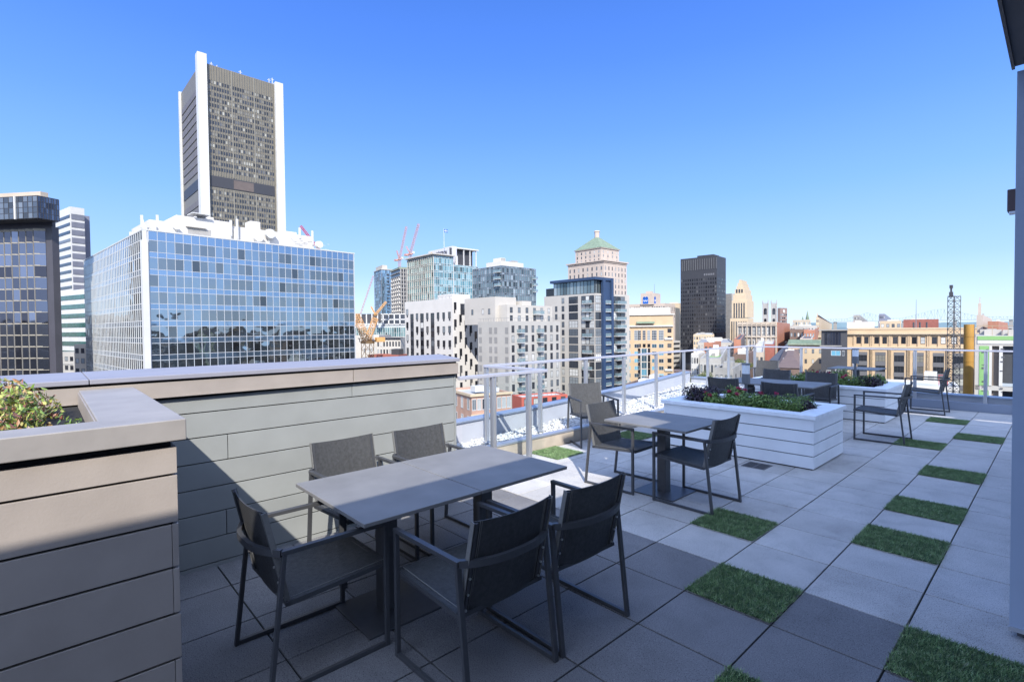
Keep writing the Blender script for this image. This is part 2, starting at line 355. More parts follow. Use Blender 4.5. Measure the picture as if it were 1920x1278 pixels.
# the shrub: leafy low mound with upright tips
sh = thing('leafy_shrub', 'low shrub with yellow green and reddish leaves in the taupe planter', 'shrub', (-1.6, -3.40, 1.19))
rng = np.random.default_rng(4); Vs, Fs = [], []; n0 = 0
clumps = [((-.0, .0, .06), (.52, .34, .24), 6500), ((.36, -.02, .0), (.32, .34, .19), 4200), ((-.45, .06, .08), (.40, .34, .24), 4200), ((.2, .24, -.02), (.40, .18, .15), 2600), ((-.2, -.5, .05), (.7, .4, .30), 2600)]
for c_, r_, n in clumps:
    P, Fq = leaves(n, ellipsoid(c_, r_, rng, .6, -.05), .0185, .8, rng); Vs.append(P); Fs.append(Fq+n0); n0 += len(P)
st = MB()
for k in range(110):
    x, y = rng.uniform(-.65, .5), rng.uniform(-.5, .26); base_ = Vector((x, y, .10+.10*rng.random())); tip = base_+Vector((rng.normal(0, .05), rng.normal(0, .05), rng.uniform(.05, .14)))
    st.tube(base_-Vector((0, 0, .15)), tip, .0018, .001, 4, 0, False)
    m_ = 16; t = rng.random(m_)[:, None]; cc = np.array(base_)*(1-t)+np.array(tip)*t+rng.normal(0, .012, (m_, 3))
    P, Fq = leaves(m_, lambda n, cc=cc: (cc, rng.normal(0, 1, (n, 3))), .013, .8, rng); Vs.append(P); Fs.append(Fq+n0); n0 += len(P)
raw('foliage', np.concatenate(Vs), np.concatenate(Fs), M['leaf_shrub'], sh)
for k in range(14):
    a = 6.28*k/14; st.tube((.1*math.cos(a), .1*math.sin(a), -.02), (.45*math.cos(a), .4*math.sin(a), .2), .005, .002, 5, 0, False)
st.build('stem', M['stemg'], sh)
# small plant at the corner of that planter
cs = thing('seedling', 'small dark leafed plant at the inner corner of the taupe planter', 'plant', (-1.35, -2.98, 1.19))
P, Fq = leaves(420, ellipsoid((0, 0, .05), (.2, .09, .10), rng, .3, -.03), .016, .9, rng); raw('foliage', P, Fq, M['leaf_green'], cs)

# ---- white planters
def white_planter(x0, x1, y0, y1, h, label):
    p = thing('white_planter', label, 'planter', (x1, y0, 0), 0, 'white board planters')
    W, D = x1-x0, y1-y0; mb = MB(); mb.box(-W+.02, -.02, .02, D-.02, .0, h-.06, 1)
    n = 4; hh = (h-.05-.012)/n
    for k in range(n):
        z0 = .012+k*hh+(.006 if k else .004); z1 = .012+(k+1)*hh-.005
        mb.box(-W, -.0, 0, .022, z0, z1); mb.box(-W, -.0, D-.022, D, z0, z1)
        mb.box(-.022, .001, .0225, D-.0225, z0, z1); mb.box(-W-.001, -W+.022, .0225, D-.0225, z0, z1)
    for k in range(n): mb.box(-.03, .003, -.003, -.0005, .012+k*hh+.006, .012+(k+1)*hh-.005, 0)
    mb.build('siding', [M['white_paint'], M['gap']], p, bevel=.0012)
    c = MB(); cw = .17; a = .03; t = .05
    c.box(-W-a, a, -a, cw, h-t, h); c.box(-W-a, a, D-cw, D+a, h-t, h); c.box(-W-a, -W+cw, cw+.001, D-cw-.001, h-t, h-.001); c.box(-cw-.03, a, cw+.001, D-cw-.001, h-t, h-.001)
    c.build('cap', M['white_cap'], p, bevel=.003)
    MB().box(-W+.03, -.03, .03, D-.03, h-.2, h-.10).build('soil', M['soil'], p)
    return p
P1 = (-2.33, -.34, 3.66, 4.85, .66); P2 = (-2.9, -.45, 7.78, 9.2, .61)
white_planter(*P1, 'nearer white board planter with dark flowers, beside the single table')
white_planter(*P2, 'farther white board planter behind the long table')
def plant(kind, x, y, z, r_, label, seed, n=900, petals=0):
    rng = np.random.default_rng(seed)
    t = thing('bedding_plant', label, 'plant', (x, y, z), 0, 'bedding plants in the white planters')
    Vs, Fs, n0 = [], [], 0
    for k in range(5):
        c_ = (rng.uniform(-.45, .45)*r_[0], rng.uniform(-.45, .45)*r_[1], rng.uniform(.2, .7)*r_[2])
        P, Fq = leaves(n//5, ellipsoid(c_, (r_[0]*.62, r_[1]*.62, r_[2]*.55), rng, .35, -.15), .022 if kind != 'feather' else .014, .9, rng); Vs.append(P); Fs.append(Fq+n0); n0 += len(P)
    raw('foliage', np.concatenate(Vs), np.concatenate(Fs), M['leaf_purple'] if kind == 'purple' else M['leaf_green'], t)
    st = MB()
    for k in range(10): st.tube((0, 0, -.03), (rng.uniform(-.8, .8)*r_[0], rng.uniform(-.8, .8)*r_[1], r_[2]*.8), .004, .002, 4)
    st.build('stem', M['stemg'], t)
    for k in range(petals):
        c_ = np.array((rng.uniform(-.7, .7)*r_[0], rng.uniform(-.7, .7)*r_[1], r_[2]*rng.uniform(.85, 1.25)))
        P, Fq = leaves(46, ellipsoid((0, 0, 0), (.034, .034, .026), rng, .3), .016, .7, rng)
        o = raw('flower', P, Fq, M['petal'], t); o.location = c_
def bed(pl, rows, seed, lab):
    x0, x1, y0, y1, h = pl; rng = random.Random(seed); k = 0
    for (fx, fy, kind, pet, nm, sc) in rows:
        x = x0+(x1-x0)*fx; y = y0+(y1-y0)*fy
        plant(kind, x, y, h-.10, (.21*sc, .19*sc, .22*sc), nm, seed*50+k, int(1900*sc), max(0, pet-1)); k += 1
bed(P1, [(.17, .30, 'purple', 1, 'dark purple leafed plant at the left end of the nearer white planter', 1.25), (.14, .66, 'purple', 0, 'dark purple leafed plant at the back left corner of the nearer white planter', 1.0),
 (.30, .30, 'green', 3, 'green plant with crimson blooms next to the left dark plant', 1.0), (.42, .30, 'green', 2, 'green plant with two crimson heads left of the middle of the near bed', 1.0),
 (.38, .68, 'green', 4, 'crimson flowering plant at the back of the near bed', 1.1), (.54, .28, 'feather', 1, 'fine leafed green plant in the middle of the near bed', 1.0),
 (.60, .66, 'purple', 3, 'dark plant with magenta blooms at the back middle of the near bed', .9), (.67, .28, 'green', 2, 'green plant with pink blooms right of the middle of the near bed', 1.0),
 (.78, .30, 'feather', 0, 'bright fine leafed plant near the right end of the near bed', 1.15), (.80, .66, 'feather', 0, 'pale green feathery plant at the back right of the near bed', 1.0), (.87, .52, 'purple', 0, 'dark leafed plant at the right end of the near bed', .8)], 3, 'near')
bed(P2, [(.30, .3, 'green', 3, 'green plant with crimson blooms at the left of the far bed', 1.2), (.45, .3, 'green', 4, 'tall crimson flowering plant behind the table chairs in the far bed', 1.3),
 (.57, .3, 'purple', 2, 'dark plant with two crimson heads in the far bed', 1.2), (.68, .3, 'green', 3, 'green plant with red blooms in the middle of the far bed', 1.2),
 (.78, .3, 'feather', 0, 'pale green plant in the far bed beside the red blooms', 1.2), (.87, .35, 'purple', 1, 'dark leafed plant at the right end of the far bed', 1.1), (.6, .68, 'green', 3, 'green plant along the back of the far bed', 1.3), (.85, .7, 'green', 0, 'green plant in the back right corner of the far bed', 1.1)], 5, 'far')
# ---- bollard lamps standing in the planters
def lamp(x, y, z0, ztop, label):
    t = thing('garden_lamp', label, 'lamp', (x, y, z0), 0, 'lamps standing in the white planters'); h = ztop-z0
    MB().tube((0, 0, -.1), (0, 0, h-.27), .022, n=12).build('pole', M['lampgrey'], t, smooth=False)
    MB().tube((0, 0, h-.30), (0, 0, h-.155), .060, n=24).build('housing', M['lampgrey'], t, smooth=False)
    MB().tube((0, 0, h-.155), (0, 0, h-.02), .055, n=24).build('diffuser', M['lampglass'], t)
    MB().tube((0, 0, h-.02), (0, 0, h), .062, n=24).build('lid', M['lampgrey'], t)
lamp(-1.57, 4.7, .56, 1.174, 'cylindrical grey lamp with frosted top in the nearer white planter')
lamp(-1.19, 9.0, .51, 1.26, 'cylindrical grey lamp with frosted top in the farther white planter')
# ---- tables
def table(x, y, sx, sy, label, group=None, zt=.757):
    t = thing('cafe_table', label, 'table', (x, y, 0), 0, group)
    MB().box(-sx/2, sx/2, -sy/2, sy/2, zt-.022, zt).build('tabletop', M['tabletop'], t, bevel=.003)
    MB().box(-.05, .05, -.05, .05, .012, zt-.03).build('column', M['frame'], t, bevel=.004)
    MB().box(-.24, .24, -.24, .24, .001, .013).build('base_plate', M['frame'], t, bevel=.002)
    m = MB(); m.box(-.28, .28, -.02, .02, zt-.045, zt-.0225); m.box(-.02, .02, -.26, -.0205, zt-.045, zt-.0225); m.box(-.02, .02, .0205, .26, zt-.045, zt-.0225); m.build('bracket', M['frame'], t)
    return t
table(-1.165, -1.525, .945, .755, 'nearer of two dark grey tables pushed together by the sage wall', 'tables pushed together at the front')
table(-1.165, -.753, .945, .775, 'farther of two dark grey tables pushed together by the sage wall', 'tables pushed together at the front')
table(-1.17, 1.71, .94, .80, 'single dark grey table between two armchairs in front of the white planter')
table(-1.375, 6.27, .76, .98, 'right one of two joined tables between the white planters', 'tables between the planters')
table(-2.145, 6.27, .76, .98, 'left one of two joined tables between the white planters', 'tables between the planters')
table(-1.4, 9.98, .92, .76, 'dark grey table by the far rail behind the farther planter', None, .80)
# ---- armchairs (local: facing +x)
def make_chair():
    t = thing('armchair', '', 'chair', (0, 0, 0))
    W = .285; fx, rx, rt = .30, -.31, -.235; za = .665
    for s in (-1, 1):
        y = s*W
        MB().bar((fx, y, .0), (fx, y, za), .024, .024).build('leg', M['frame'], t, bevel=.002)
        MB().bar((rx, y, .0), (rt, y, za), .028, .020).build('leg', M['frame'], t, bevel=.002)
        MB().bar((fx-.012, y, .013), (rx+.012, y, .013), .022, .024).build('runner', M['frame'], t, bevel=.002)
        MB().bar((fx+.012, y, za+.011), (rt-.014, y, za+.011), .030, .022).build('armrest', M['frame'], t, bevel=.002)
    n = 15; pts = [(rt-.012-.088*(1-abs(k/(n-1)*2-1)**2.6), -W+2*W*k/(n-1), za+.011) for k in range(n)]
    MB().path(pts, .022, .034).build('back_rail', M['frame'], t)
    sf = MB(); zs_ = .445
    for s in (-1, 1): sf.bar((fx, s*(W-.022), zs_), (-.215, s*(W-.022), zs_-.03), .02, .022)
    sf.bar((fx, -W+.012, zs_), (fx, W-.012, zs_), .02, .02); sf.bar((-.215, -W+.012, zs_-.03), (-.215, W-.012, zs_-.03), .02, .02)
    for s in (-1, 1): sf.bar((-.212, s*.238, .41), (-.312, s*.238, .868), .016, .018)
    sf.build('seat_frame', M['frame'], t)
    # sling seat, sagging
    nx, ny = 9, 9; V, Fq = [], []
    for side in (0, 1):
        for i in range(nx):
            for j in range(ny):
                u, v = i/(nx-1), j/(ny-1)*2-1; sag = -.02*(1-v*v)*math.sin(math.pi*u)
                V.append((.318-.53*u, v*(W-.012), zs_+.014-.03*u+sag-side*.006))
    for side in (0, 1):
        for i in range(nx-1):
            for j in range(ny-1):
                a = side*nx*ny+i*ny+j; q = (a, a+ny, a+ny+1, a+1); Fq.append(q if side else q[::-1])
    b = MB(); b.add(V, Fq, 0)
    for s in (-1, 1): b.bar((.31, s*(W-.045), zs_+.013), (-.2, s*(W-.045), zs_-.017), .003, .004, 1)
    b.box(.312, .322, -W+.014, W-.014, zs_-.014, zs_+.014, 0)
    b.build('seat', [M['sling'], M['seam']], t, smooth=False)
    # sling back
    V, Fq = [], []; nz = 9
    for side in (0, 1):
        for i in range(nz):
            for j in range(ny):
                u, v = i/(nz-1), j/(ny-1)*2-1; z = .40+.475*u; x = -.205-.105*u-.022*(1-v*v)+side*.007
                V.append((x, v*.255, z-.012*(1-v*v)*u))
    for side in (0, 1):
        for i in range(nz-1):
            for j in range(ny-1):
                a = side*nz*ny+i*ny+j; q = (a, a+1, a+ny+1, a+ny); Fq.append(q if side else q[::-1])
    k = nz*ny
    for i in range(nz-1):
        for j in (0, ny-1):
            a = i*ny+j; Fq.append((a, a+ny, a+ny+k, a+k) if j else (a, a+k, a+ny+k, a+ny))
    for j in range(ny-1):
        a = (nz-1)*ny+j; Fq.append((a, a+1, a+1+k, a+k))
    b = MB(); b.add(V, Fq, 0)
    for s in (-1, 1):
        for off in (.215, .205): b.bar((-.212, s*off, .41), (-.317, s*off, .868), .0025, .022 if False else .004, 1)
        b.bar((-.208, s*.256, .405), (-.312, s*.256, .875), .005, .026, 1)
    b.build('backrest', [M['sling'], M['seam']], t)
    for s in (-1, 1):
        for z in (.44, .52, .60):
            x = -.215-.105*(z-.4)/.475; sc = MB(); sc.tube((x-.004, s*.24, z), (x-.012, s*.24, z), .006, n=10); sc.build('screw', M['screw'], t)
    return t
ch0 = make_chair(); used = False
G1 = 'armchairs around the two front tables'; G2 = 'armchairs at the single table'; G3 = 'armchairs at the table between the planters'
chairs = [(-1.115, -2.01, 90, 'armchair at the near end of the front tables, seen from its open side', G1),
 (-.405, -1.43, 180.5, 'left one of two armchairs with their backs to the camera at the front tables', G1),
 (-.40, -.80, 179, 'right one of two armchairs with their backs to the camera at the front tables', G1),
 (-1.89, -1.33, 1, 'left one of two sunlit armchairs against the sage wall', G1),
 (-1.86, -.65, 1, 'right one of two sunlit armchairs against the sage wall', G1),
 (-1.64, 1.66, 1.5, 'sunlit armchair at the left side of the single table', G2),
 (-.79, 1.68, 179, 'dark shaded armchair at the right side of the single table', G2),
 (-3.13, 2.98, -30, 'half sunlit armchair standing alone by the glass rail', None),
 (-2.22, 5.62, 92, 'armchair at the left of the near side of the table between the planters', G3),
 (-1.25, 5.42, 90, 'armchair at the right of the near side of the table between the planters', G3),
 (-2.2, 7.32, -92, 'armchair at the left of the far side of the table between the planters', G3),
 (-1.33, 7.10, -88, 'armchair at the right of the far side of the table between the planters', G3),
 (-3.35, 10.0, -85, 'sunlit pale armchair in the far left corner of the terrace', None),
 (-.18, 6.26, 181, 'lone armchair standing between the white planters and the turf squares', None),
 (-.16, 9.76, 180, 'farthest armchair on the right in front of the far rail', None)]
for x, y, a, l, g in chairs:
    c = ch0 if not used else copy_tree(ch0); used = True
    c.location = (x, y, 0); c.rotation_euler = (0, 0, R(a)); c['label'] = l
    if g: c['group'] = g
    elif 'group' in c: del c['group']
# ---- floor drain
d = thing('floor_drain', 'square slotted metal drain in the pavers by the nearer white planter', 'drain', (-.9, 3.42, .0), 0)
b = MB(); b.box(-.14, .14, -.14, .14, -.02, .003); 
for i in range(6):
    for j in range(2): b.box(-.12+.13*j, -.01+.13*j, -.115+i*.042, -.098+i*.042, .0032, .004, 1)
b.build('grate', [M['drain'], M['gap']], d)
# ---- glass railings
def railing(name, label, runs, posts, zr, zb, hand=True):
    t = thing(name, label, 'railing', (*runs[0][0], 0), 0)
    ox, oy = runs[0][0]
    for (a, b_) in runs:
        m = MB(); m.bar((a[0]-ox, a[1]-oy, zr), (b_[0]-ox, b_[1]-oy, zr), .055, .034); m.build('top_rail', M['alu_white'], t, bevel=.004)
    for (x, y, dx, dy, zb_) in posts:
        m = MB(); X = Matrix.Translation((x-ox, y-oy, 0)) @ Matrix.Rotation(math.atan2(dy, dx), 4, 'Z'); m.X = X
        m.box(-.028, -.010, -.022, .022, zb_, zr-.018); m.box(.010, .028, -.022, .022, zb_, zr-.018); m.box(-.010, .010, -.012, .012, zb_, zr-.018)
        m.box(-.045, .045, -.035, .035, zb_, zb_+.01)
        m.build('post', M['alu'], t, bevel=.002)
    return t, ox, oy
def panels(t, ox, oy, pts, z0, z1):
    for a, b_ in pts:
        MB().bar((a[0]-ox, a[1]-oy, (z0+z1)/2), (b_[0]-ox, b_[1]-oy, (z0+z1)/2), .010, z1-z0).build('glass_panel', M['glass'], t)
ZR = 1.225
t, ox, oy = railing('glass_railing', 'short glass rail return with two close posts at the end of the sage wall',
 [((-2.53, .06), (-2.53, 1.36)), ((-2.55, 1.33), (-3.60, 1.33))], [(-2.53, .52, 0, 1, .0), (-2.53, 1.06, 0, 1, 0), (-3.62, 1.33, 1, 0, .19)], ZR, 0)
panels(t, ox, oy, [((-2.53, .10), (-2.53, .48)), ((-2.53, .56), (-2.53, 1.02)), ((-2.53, 1.10), (-2.53, 1.31)), ((-2.58, 1.33), (-3.58, 1.33))], .22, 1.12)
ys = [2.39+1.10*k for k in range(8)]
t, ox, oy = railing('glass_railing', 'long glass rail with aluminium posts along the white gravel strip', [((-3.62, 1.30), (-3.80, 10.5))],
 [(-3.62-.18*(y-1.3)/9.2, y, 0, 1, .19) for y in ys], ZR, .19)
yy = [1.35]+ys
panels(t, ox, oy, [((-3.62-.18*(a-1.3)/9.2, a+.05), (-3.62-.18*(b_-1.3)/9.2, b_-.05)) for a, b_ in zip(yy[:-1], yy[1:])], .27, 1.13)
xs = [-3.77+1.10*k for k in range(10)]
t, ox, oy = railing('glass_railing', 'far glass rail running across the end of the terrace', [((-3.8, 10.5), (7.0, 10.5))], [(x, 10.5, 1, 0, .04) for x in xs], 1.205, .04)
panels(t, ox, oy, [((a+.05, 10.5), (b_-.05, 10.5)) for a, b_ in zip(xs[:-1], xs[1:])], .20, 1.12)
# ---- curb, gravel, parapet
cu = thing('planting_curb', 'low tan curb with a metal edge holding back the white gravel', 'curb', (-3.4, 1.3, 0))
m = MB(); m.prism([(0, -3.3), (0, 9.2), (-.08, 9.2), (-.08, -3.3)], -.02, .165); m.build('curb_stone', M['curb'], cu, bevel=.003)
MB().prism([(.012, -3.3), (.012, 9.2), (-.11, 9.2), (-.11, -3.3)], .1655, .19).build('metal_edge', M['alu'], cu)
def pxy(y):  # inner face of the parapet
    ks = [(-3, -3.75), (-1, -3.80), (1.0, -3.98), (2.0, -4.06), (3.0, -4.16), (5, -4.48), (7, -4.86), (9, -5.28), (10.6, -5.62)]
    for (a, xa), (b_, xb) in zip(ks[:-1], ks[1:]):
        if y <= b_: return xa+(xb-xa)*(y-a)/(b_-a)
    return ks[-1][1]
pp = thing('roof_parapet', 'pale parapet with blue grey flashing along the left and far roof edges', 'parapet', (-4, 0, -.3))
yl = [-3, -1, 1, 2, 3, 5, 7, 9, 10.6]
m = MB()
inner = [(pxy(y), y) for y in yl]; outer = [(x-.16, y) for x, y in inner]
poly = inner+outer[::-1]; m.prism(poly, -.3, .425); m.box(-5.6, 7.5, 10.62, 10.8, -.3, .27)
local(m.build('parapet_wall', M['parapet'], pp), pp)
m = MB(); inner = [(x+.025, y) for x, y in inner]; outer = [(x-.03, y) for x, y in outer]; m.prism(inner+outer[::-1], .425, .452); m.box(-5.6, 7.5, 10.58, 10.85, .27, .30)
m.box(-3.8, 7.5, 10.46, 10.58, -.01, .17)
local(m.build('flashing', M['pcap'], pp, bevel=.003), pp)
# gravel: loose pebbles on a bed
gb = MB(); gb.prism([(-3.42, -2), (-3.42, 1.3), (-3.5, 10.6)]+[(pxy(y)+.01, y) for y in (10.6, 9, 7, 5, 3, 2, 1, -1, -2)], -.02, .13)
ng = 7000; rng = np.random.default_rng(9)
y = rng.uniform(-1.5, 10.4, ng*2); xi = np.array([pxy(v) for v in y]); x = rng.uniform(0, 1, ng*2)*(-3.5-xi-.02)+xi+.02
y = y[:ng]; x = x[:ng]; ph = (1+5**.5)/2
ico = np.array([(-1, ph, 0), (1, ph, 0), (-1, -ph, 0), (1, -ph, 0), (0, -1, ph), (0, 1, ph), (0, -1, -ph), (0, 1, -ph), (ph, 0, -1), (ph, 0, 1), (-ph, 0, -1), (-ph, 0, 1)])/1.9
icf = np.array([(0, 11, 5), (0, 5, 1), (0, 1, 7), (0, 7, 10), (0, 10, 11), (1, 5, 9), (5, 11, 4), (11, 10, 2), (10, 7, 6), (7, 1, 8), (3, 9, 4), (3, 4, 2), (3, 2, 6), (3, 6, 8), (3, 8, 9), (4, 9, 5), (2, 4, 11), (6, 2, 10), (8, 6, 7), (9, 8, 1)])
s = rng.uniform(.012, .030, (ng, 1, 3))*np.array([1, 1, .7]); V = ico[None]*s*rng.uniform(.8, 1.2, (ng, 12, 1))+np.stack([x, y, .135+rng.uniform(-.005, .035, ng)], 1)[:, None]
Fc = (icf[None]+12*np.arange(ng)[:, None, None]).reshape(-1, 3)
o = raw('white_gravel', np.concatenate([V.reshape(-1, 3), np.array(gb.v)]), [tuple(f) for f in Fc.tolist()]+[tuple(i+12*ng for i in f) for f in gb.f], M['gravel']); tag(o, 'white pebble strip between the glass rail and the left parapet', 'gravel', kind='stuff')
# ---- pale wall and canopy at the right, with added shade slabs
pw = thing('penthouse', 'pale blue grey wall and dark canopy of the penthouse at the right edge', 'building', (1.485, .85, 0))
m = MB(); m.box(0, 5.8, 0, .9, .055, 3.095); m.build('wall', M['stucco'], pw)
m = MB(); m.box(.03, 5.8, .03, .85, 0, .053); m.build('wall_base', M['drain'], pw)
m = MB(); m.box(-.004, 5.8, -.012, -.001, .035, .056); m.build('base_trim', M['alu'], pw)
m = MB(); m.box(-.005, 6.5, -9.2, -.055, 3.105, 3.22); m.box(-.018, -.0055, -9.2, -.055, 3.09, 3.24); m.build('canopy', M['soffit'], pw)
m = MB(); m.box(5.6, 5.75, -9, 0, 0, 3.1); m.build('rear_wall', M['stucco'], pw)
# unseen slabs added to shade the far terrace; their slot lets sun strips through
m = MB(); H = 4.85
m.prism([(.0, -2.03), (9, -4.21), (9, 4.55), (0, 4.55)], H, H+.06); m.build('shade_slab', M['soffit'], pw)
m = MB(); m.box(0, 9, 4.71, 6.37, H, H+.06); m.build('shade_slab', M['soffit'], pw)
m = MB()
for x, y in ((.3, .4), (5.5, .4), (8.7, .4), (8.7, 6.3)): m.box(x-.06, x+.06, y-.06, y+.06, 3.1 if x < 6 else 0, H)
m.box(0, 2.88, 4.55, 4.71, H, H+.06); m.box(3.80, 4.04, 4.55, 4.71, H, H+.06); m.box(4.62, 9, 4.55, 4.71, H, H+.06); m.build('shade_slab_support', M['soffit'], pw)  # posts of the added slabs; fillers trim the slot's sun strips
wb = thing('wall_light', 'small brown box light on the left face of the pale wall', 'wall light', (1.485, 1.55, 2.45))
MB().box(-.07, 0, -.045, .045, 0, .14).build('housing', M['brownbox'], wb, bevel=.004)
MB().box(-.062, -.006, -.04, .04, -.012, 0).build('lens', M['lampglass'], wb)
# ================================================================== CITY
GZ = -45.
def hr(px, py=613):
    d = FV+(px-960)/F_PX*RV-(py-639)/F_PX*UV_; return np.array([d[0], d[1]])
class Fr:
    """building frame: corner C, u runs away to the right, v away to the left (unit, horizontal)"""
    def __init__(s, px, py, d, a, R_=None, L_=None, wu=None, wv=None, rpy=None, lpy=None):
        p = at(px, py, d); s.C = p[:2]; s.z1 = float(p[2]); s.d = d
        fh = FH[:2]; rh = np.array([FH[1], -FH[0]])
        A = R(a); s.u = fh*math.cos(A)+rh*math.sin(A); s.v = fh*math.cos(A-math.pi/2)+rh*math.sin(A-math.pi/2)
        s.wu = wu if R_ is None else s.hit(R_, py if rpy is None else rpy, s.u); s.wv = wv if L_ is None else s.hit(L_, py if lpy is None else lpy, s.v)
    def hit(s, px, py, e):
        r = hr(px, py); Mx = np.array([[r[0], -e[0]], [r[1], -e[1]]]); t, k = np.linalg.solve(Mx, s.C-CAM[:2]); return abs(float(k))
    def P(s, a, b): return s.C+s.u*a+s.v*b
    def X(s, root=None):
        z = root.location if root is not None else Vector((0, 0, 0))
        return Matrix(((s.u[0], s.v[0], 0, s.C[0]-z[0]), (s.u[1], s.v[1], 0, s.C[1]-z[1]), (0, 0, 1, -z[2]), (0, 0, 0, 1)))
    def face(s, side):
        """local frame on a facade: x along the facade, y outwards, z up (world)"""
        if side == 'U': e, n, o = s.u, -s.v, s.C
        elif side == 'V': e, n, o = s.v, -s.u, s.C
        return e, n, o
    def sub(s, a, b, wu, wv, z1):
        q = object.__new__(Fr); q.C = s.P(a, b); q.u = s.u; q.v = s.v; q.wu = wu; q.wv = wv; q.z1 = z1; q.d = s.d; return q
    def zpx(s, py, a=0, b=0):
        """height at which the point above P(a,b) shows at image row py"""
        p = s.P(a, b); d = float(np.dot(p-CAM[:2], FH[:2]))
        return float(at(960, py, d)[2]) - 0  # small tilt ignored
C = {}
def cm(name, col, **k):
    if max(col) > .12 and 'stops' not in k: col = tuple(c*.70 for c in col)      # brighter city colours scaled down evenly so sunlit facades don't clip
    if name not in C: C[name] = mat(name, col, **{**dict(rough=.75, var=.10, vs=.25), **k})
    return C[name]
WSTOPS = [(0, (.015, .018, .024)), (.3, (.04, .045, .055)), (.5, (.10, .115, .13)), (.7, (.24, .26, .27)), (.88, (.42, .42, .40)), (1, (.58, .57, .54))]
cm('win', (.05, .05, .06), rough=.08, var=0, stops=WSTOPS, spec=.8)
cm('win_tower', (.1, .1, .1), rough=.15, var=0, stops=[(0, (.015, .017, .02)), (.42, (.03, .033, .04)), (.5, (.13, .12, .10)), (.8, (.19, .18, .15)), (1, (.36, .35, .30))], spec=.5); cm('win_dark', (.02, .02, .025), rough=.08, var=0, stops=[(0, (.008, .009, .012)), (.8, (.03, .032, .038)), (1, (.11, .11, .11))], spec=.7)
cm('win_blue', (.1, .3, .4), rough=.06, var=0, stops=[(0, (.03, .04, .05)), (.5, (.05, .11, .15)), (.75, (.12, .30, .40)), (1, (.25, .42, .48))], spec=.9)
cm('win_frame_dark', (.03, .03, .035), rough=.5, var=0)
cm('win_frame_white', (.6, .6, .6), rough=.5, var=0)
cm('white_stucco', (.72, .685, .63), var=.05); cm('cream_stucco', (.57, .53, .47), var=.06); cm('greige', (.50, .475, .43), var=.06)
cm('roof_grey', (.35, .35, .35), var=.25, vs=.4); cm('roof_dark', (.07, .07, .08), var=.2); cm('roof_pale', (.58, .57, .54), var=.2, vs=.3)
cm('tan_stone', (.62, .45, .28), var=.06, vs=.4); cm('pale_tan', (.66, .52, .35), var=.05); cm('beige_stone', (.55, .46, .36), var=.08); cm('grey_stone', (.42, .40, .38), var=.12, vs=.5)
cm('brick_orange', (.48, .21, .13), var=.12, vs=.6); cm('brick_red', (.35, .12, .09), var=.12, vs=.6); cm('brick_brown', (.20, .13, .10), var=.15, vs=.6)
cm('coral_clad', (.55, .13, .09), var=.05); cm('copper_green', (.22, .29, .20), var=.2, vs=.5); cm('navy', (.034, .066, .14), rough=.5, var=.08); cm('dark_clad', (.045, .045, .05), rough=.5)
cm('concrete', (.40, .38, .35), var=.15, vs=.5); cm('white_metal', (.70, .69, .66), rough=.45, var=.05); cm('mull', (.54, .56, .58), rough=.4, var=.03); cm('steel', (.35, .36, .38), rough=.4, metal=.6)
cm('crane_orange', (.78, .42, .15), rough=.5, var=.1, vs=1.5); cm('crane_pink', (.62, .34, .28), rough=.6, var=.05); cm('crane_red', (.5, .05, .07), rough=.6)
cm('yellow', (.48, .25, .04), rough=.6, var=.1, vs=1.); cm('lime', (.28, .52, .18), rough=.6, var=.06); cm('asphalt', (.06, .06, .062), rough=.9, var=.2, vs=.1)
cm('balcony_glass', (.30, .42, .46), rough=.08, var=0, spec=.9, trans=.5); cm('slab', (.62, .61, .59), var=.05)
cm('blue_logo', (.02, .14, .55), rough=.5, var=0); cm('logo_white', (.85, .85, .85), rough=.5, var=0); cm('logo_yellow', (.85, .50, .03), rough=.5, var=0); cm('hazed_bridge_steel', (.42, .50, .50), rough=.6, var=0)  # bridge colour is lightened to put distance haze into it
cm('timber', (.5, .38, .24), var=.15); cm('leafy', (.08, .12, .03), rough=.6, var=.1, stops=[(0, (.03, .06, .015)), (.6, (.09, .13, .03)), (1, (.20, .17, .04))]); cm('bark', (.08, .06, .04))
C['mirror'] = bumpy_glass('mirror_curtain_glass', [(0, (.08, .09, .095)), (.08, (.165, .185, .19)), (.4, (.20, .23, .24)), (.6, (.215, .265, .295)), (1, (.23, .305, .36))], .03, .92, .10, .22)
C['spandrel'] = bumpy_glass('blue_spandrel_glass', [(0, (.17, .255, .35)), (1, (.215, .31, .41))], .06, .85, .04, .25)
C['teal_glass'] = bumpy_glass('teal_curtain_glass', [(0, (.03, .07, .08)), (.3, (.12, .24, .26)), (.7, (.20, .36, .37)), (1, (.32, .46, .46))], .08, .55, .03, .3)
C['blue_glass'] = bumpy_glass('blue_curtain_glass', [(0, (.03, .07, .11)), (.4, (.10, .22, .32)), (1, (.22, .40, .52))], .08, .6, .03, .3)
C['pale_glass'] = bumpy_glass('pale_curtain_glass', [(0, (.04, .055, .06)), (.35, (.15, .20, .215)), (.8, (.24, .29, .30)), (1, (.40, .44, .44))], .08, .5, .03, .3)
C['crown_pane'] = bumpy_glass('crown_pane_glass', [(0, (.06, .065, .07)), (.6, (.12, .14, .16)), (1, (.24, .25, .25))], .08, .7, .05, .2)
C['black_glass'] = bumpy_glass('bronze_black_glass', [(0, (.05, .05, .06)), (.6, (.10, .115, .15)), (1, (.17, .19, .24))], .05, .8, .05, .2)
_wm = {}
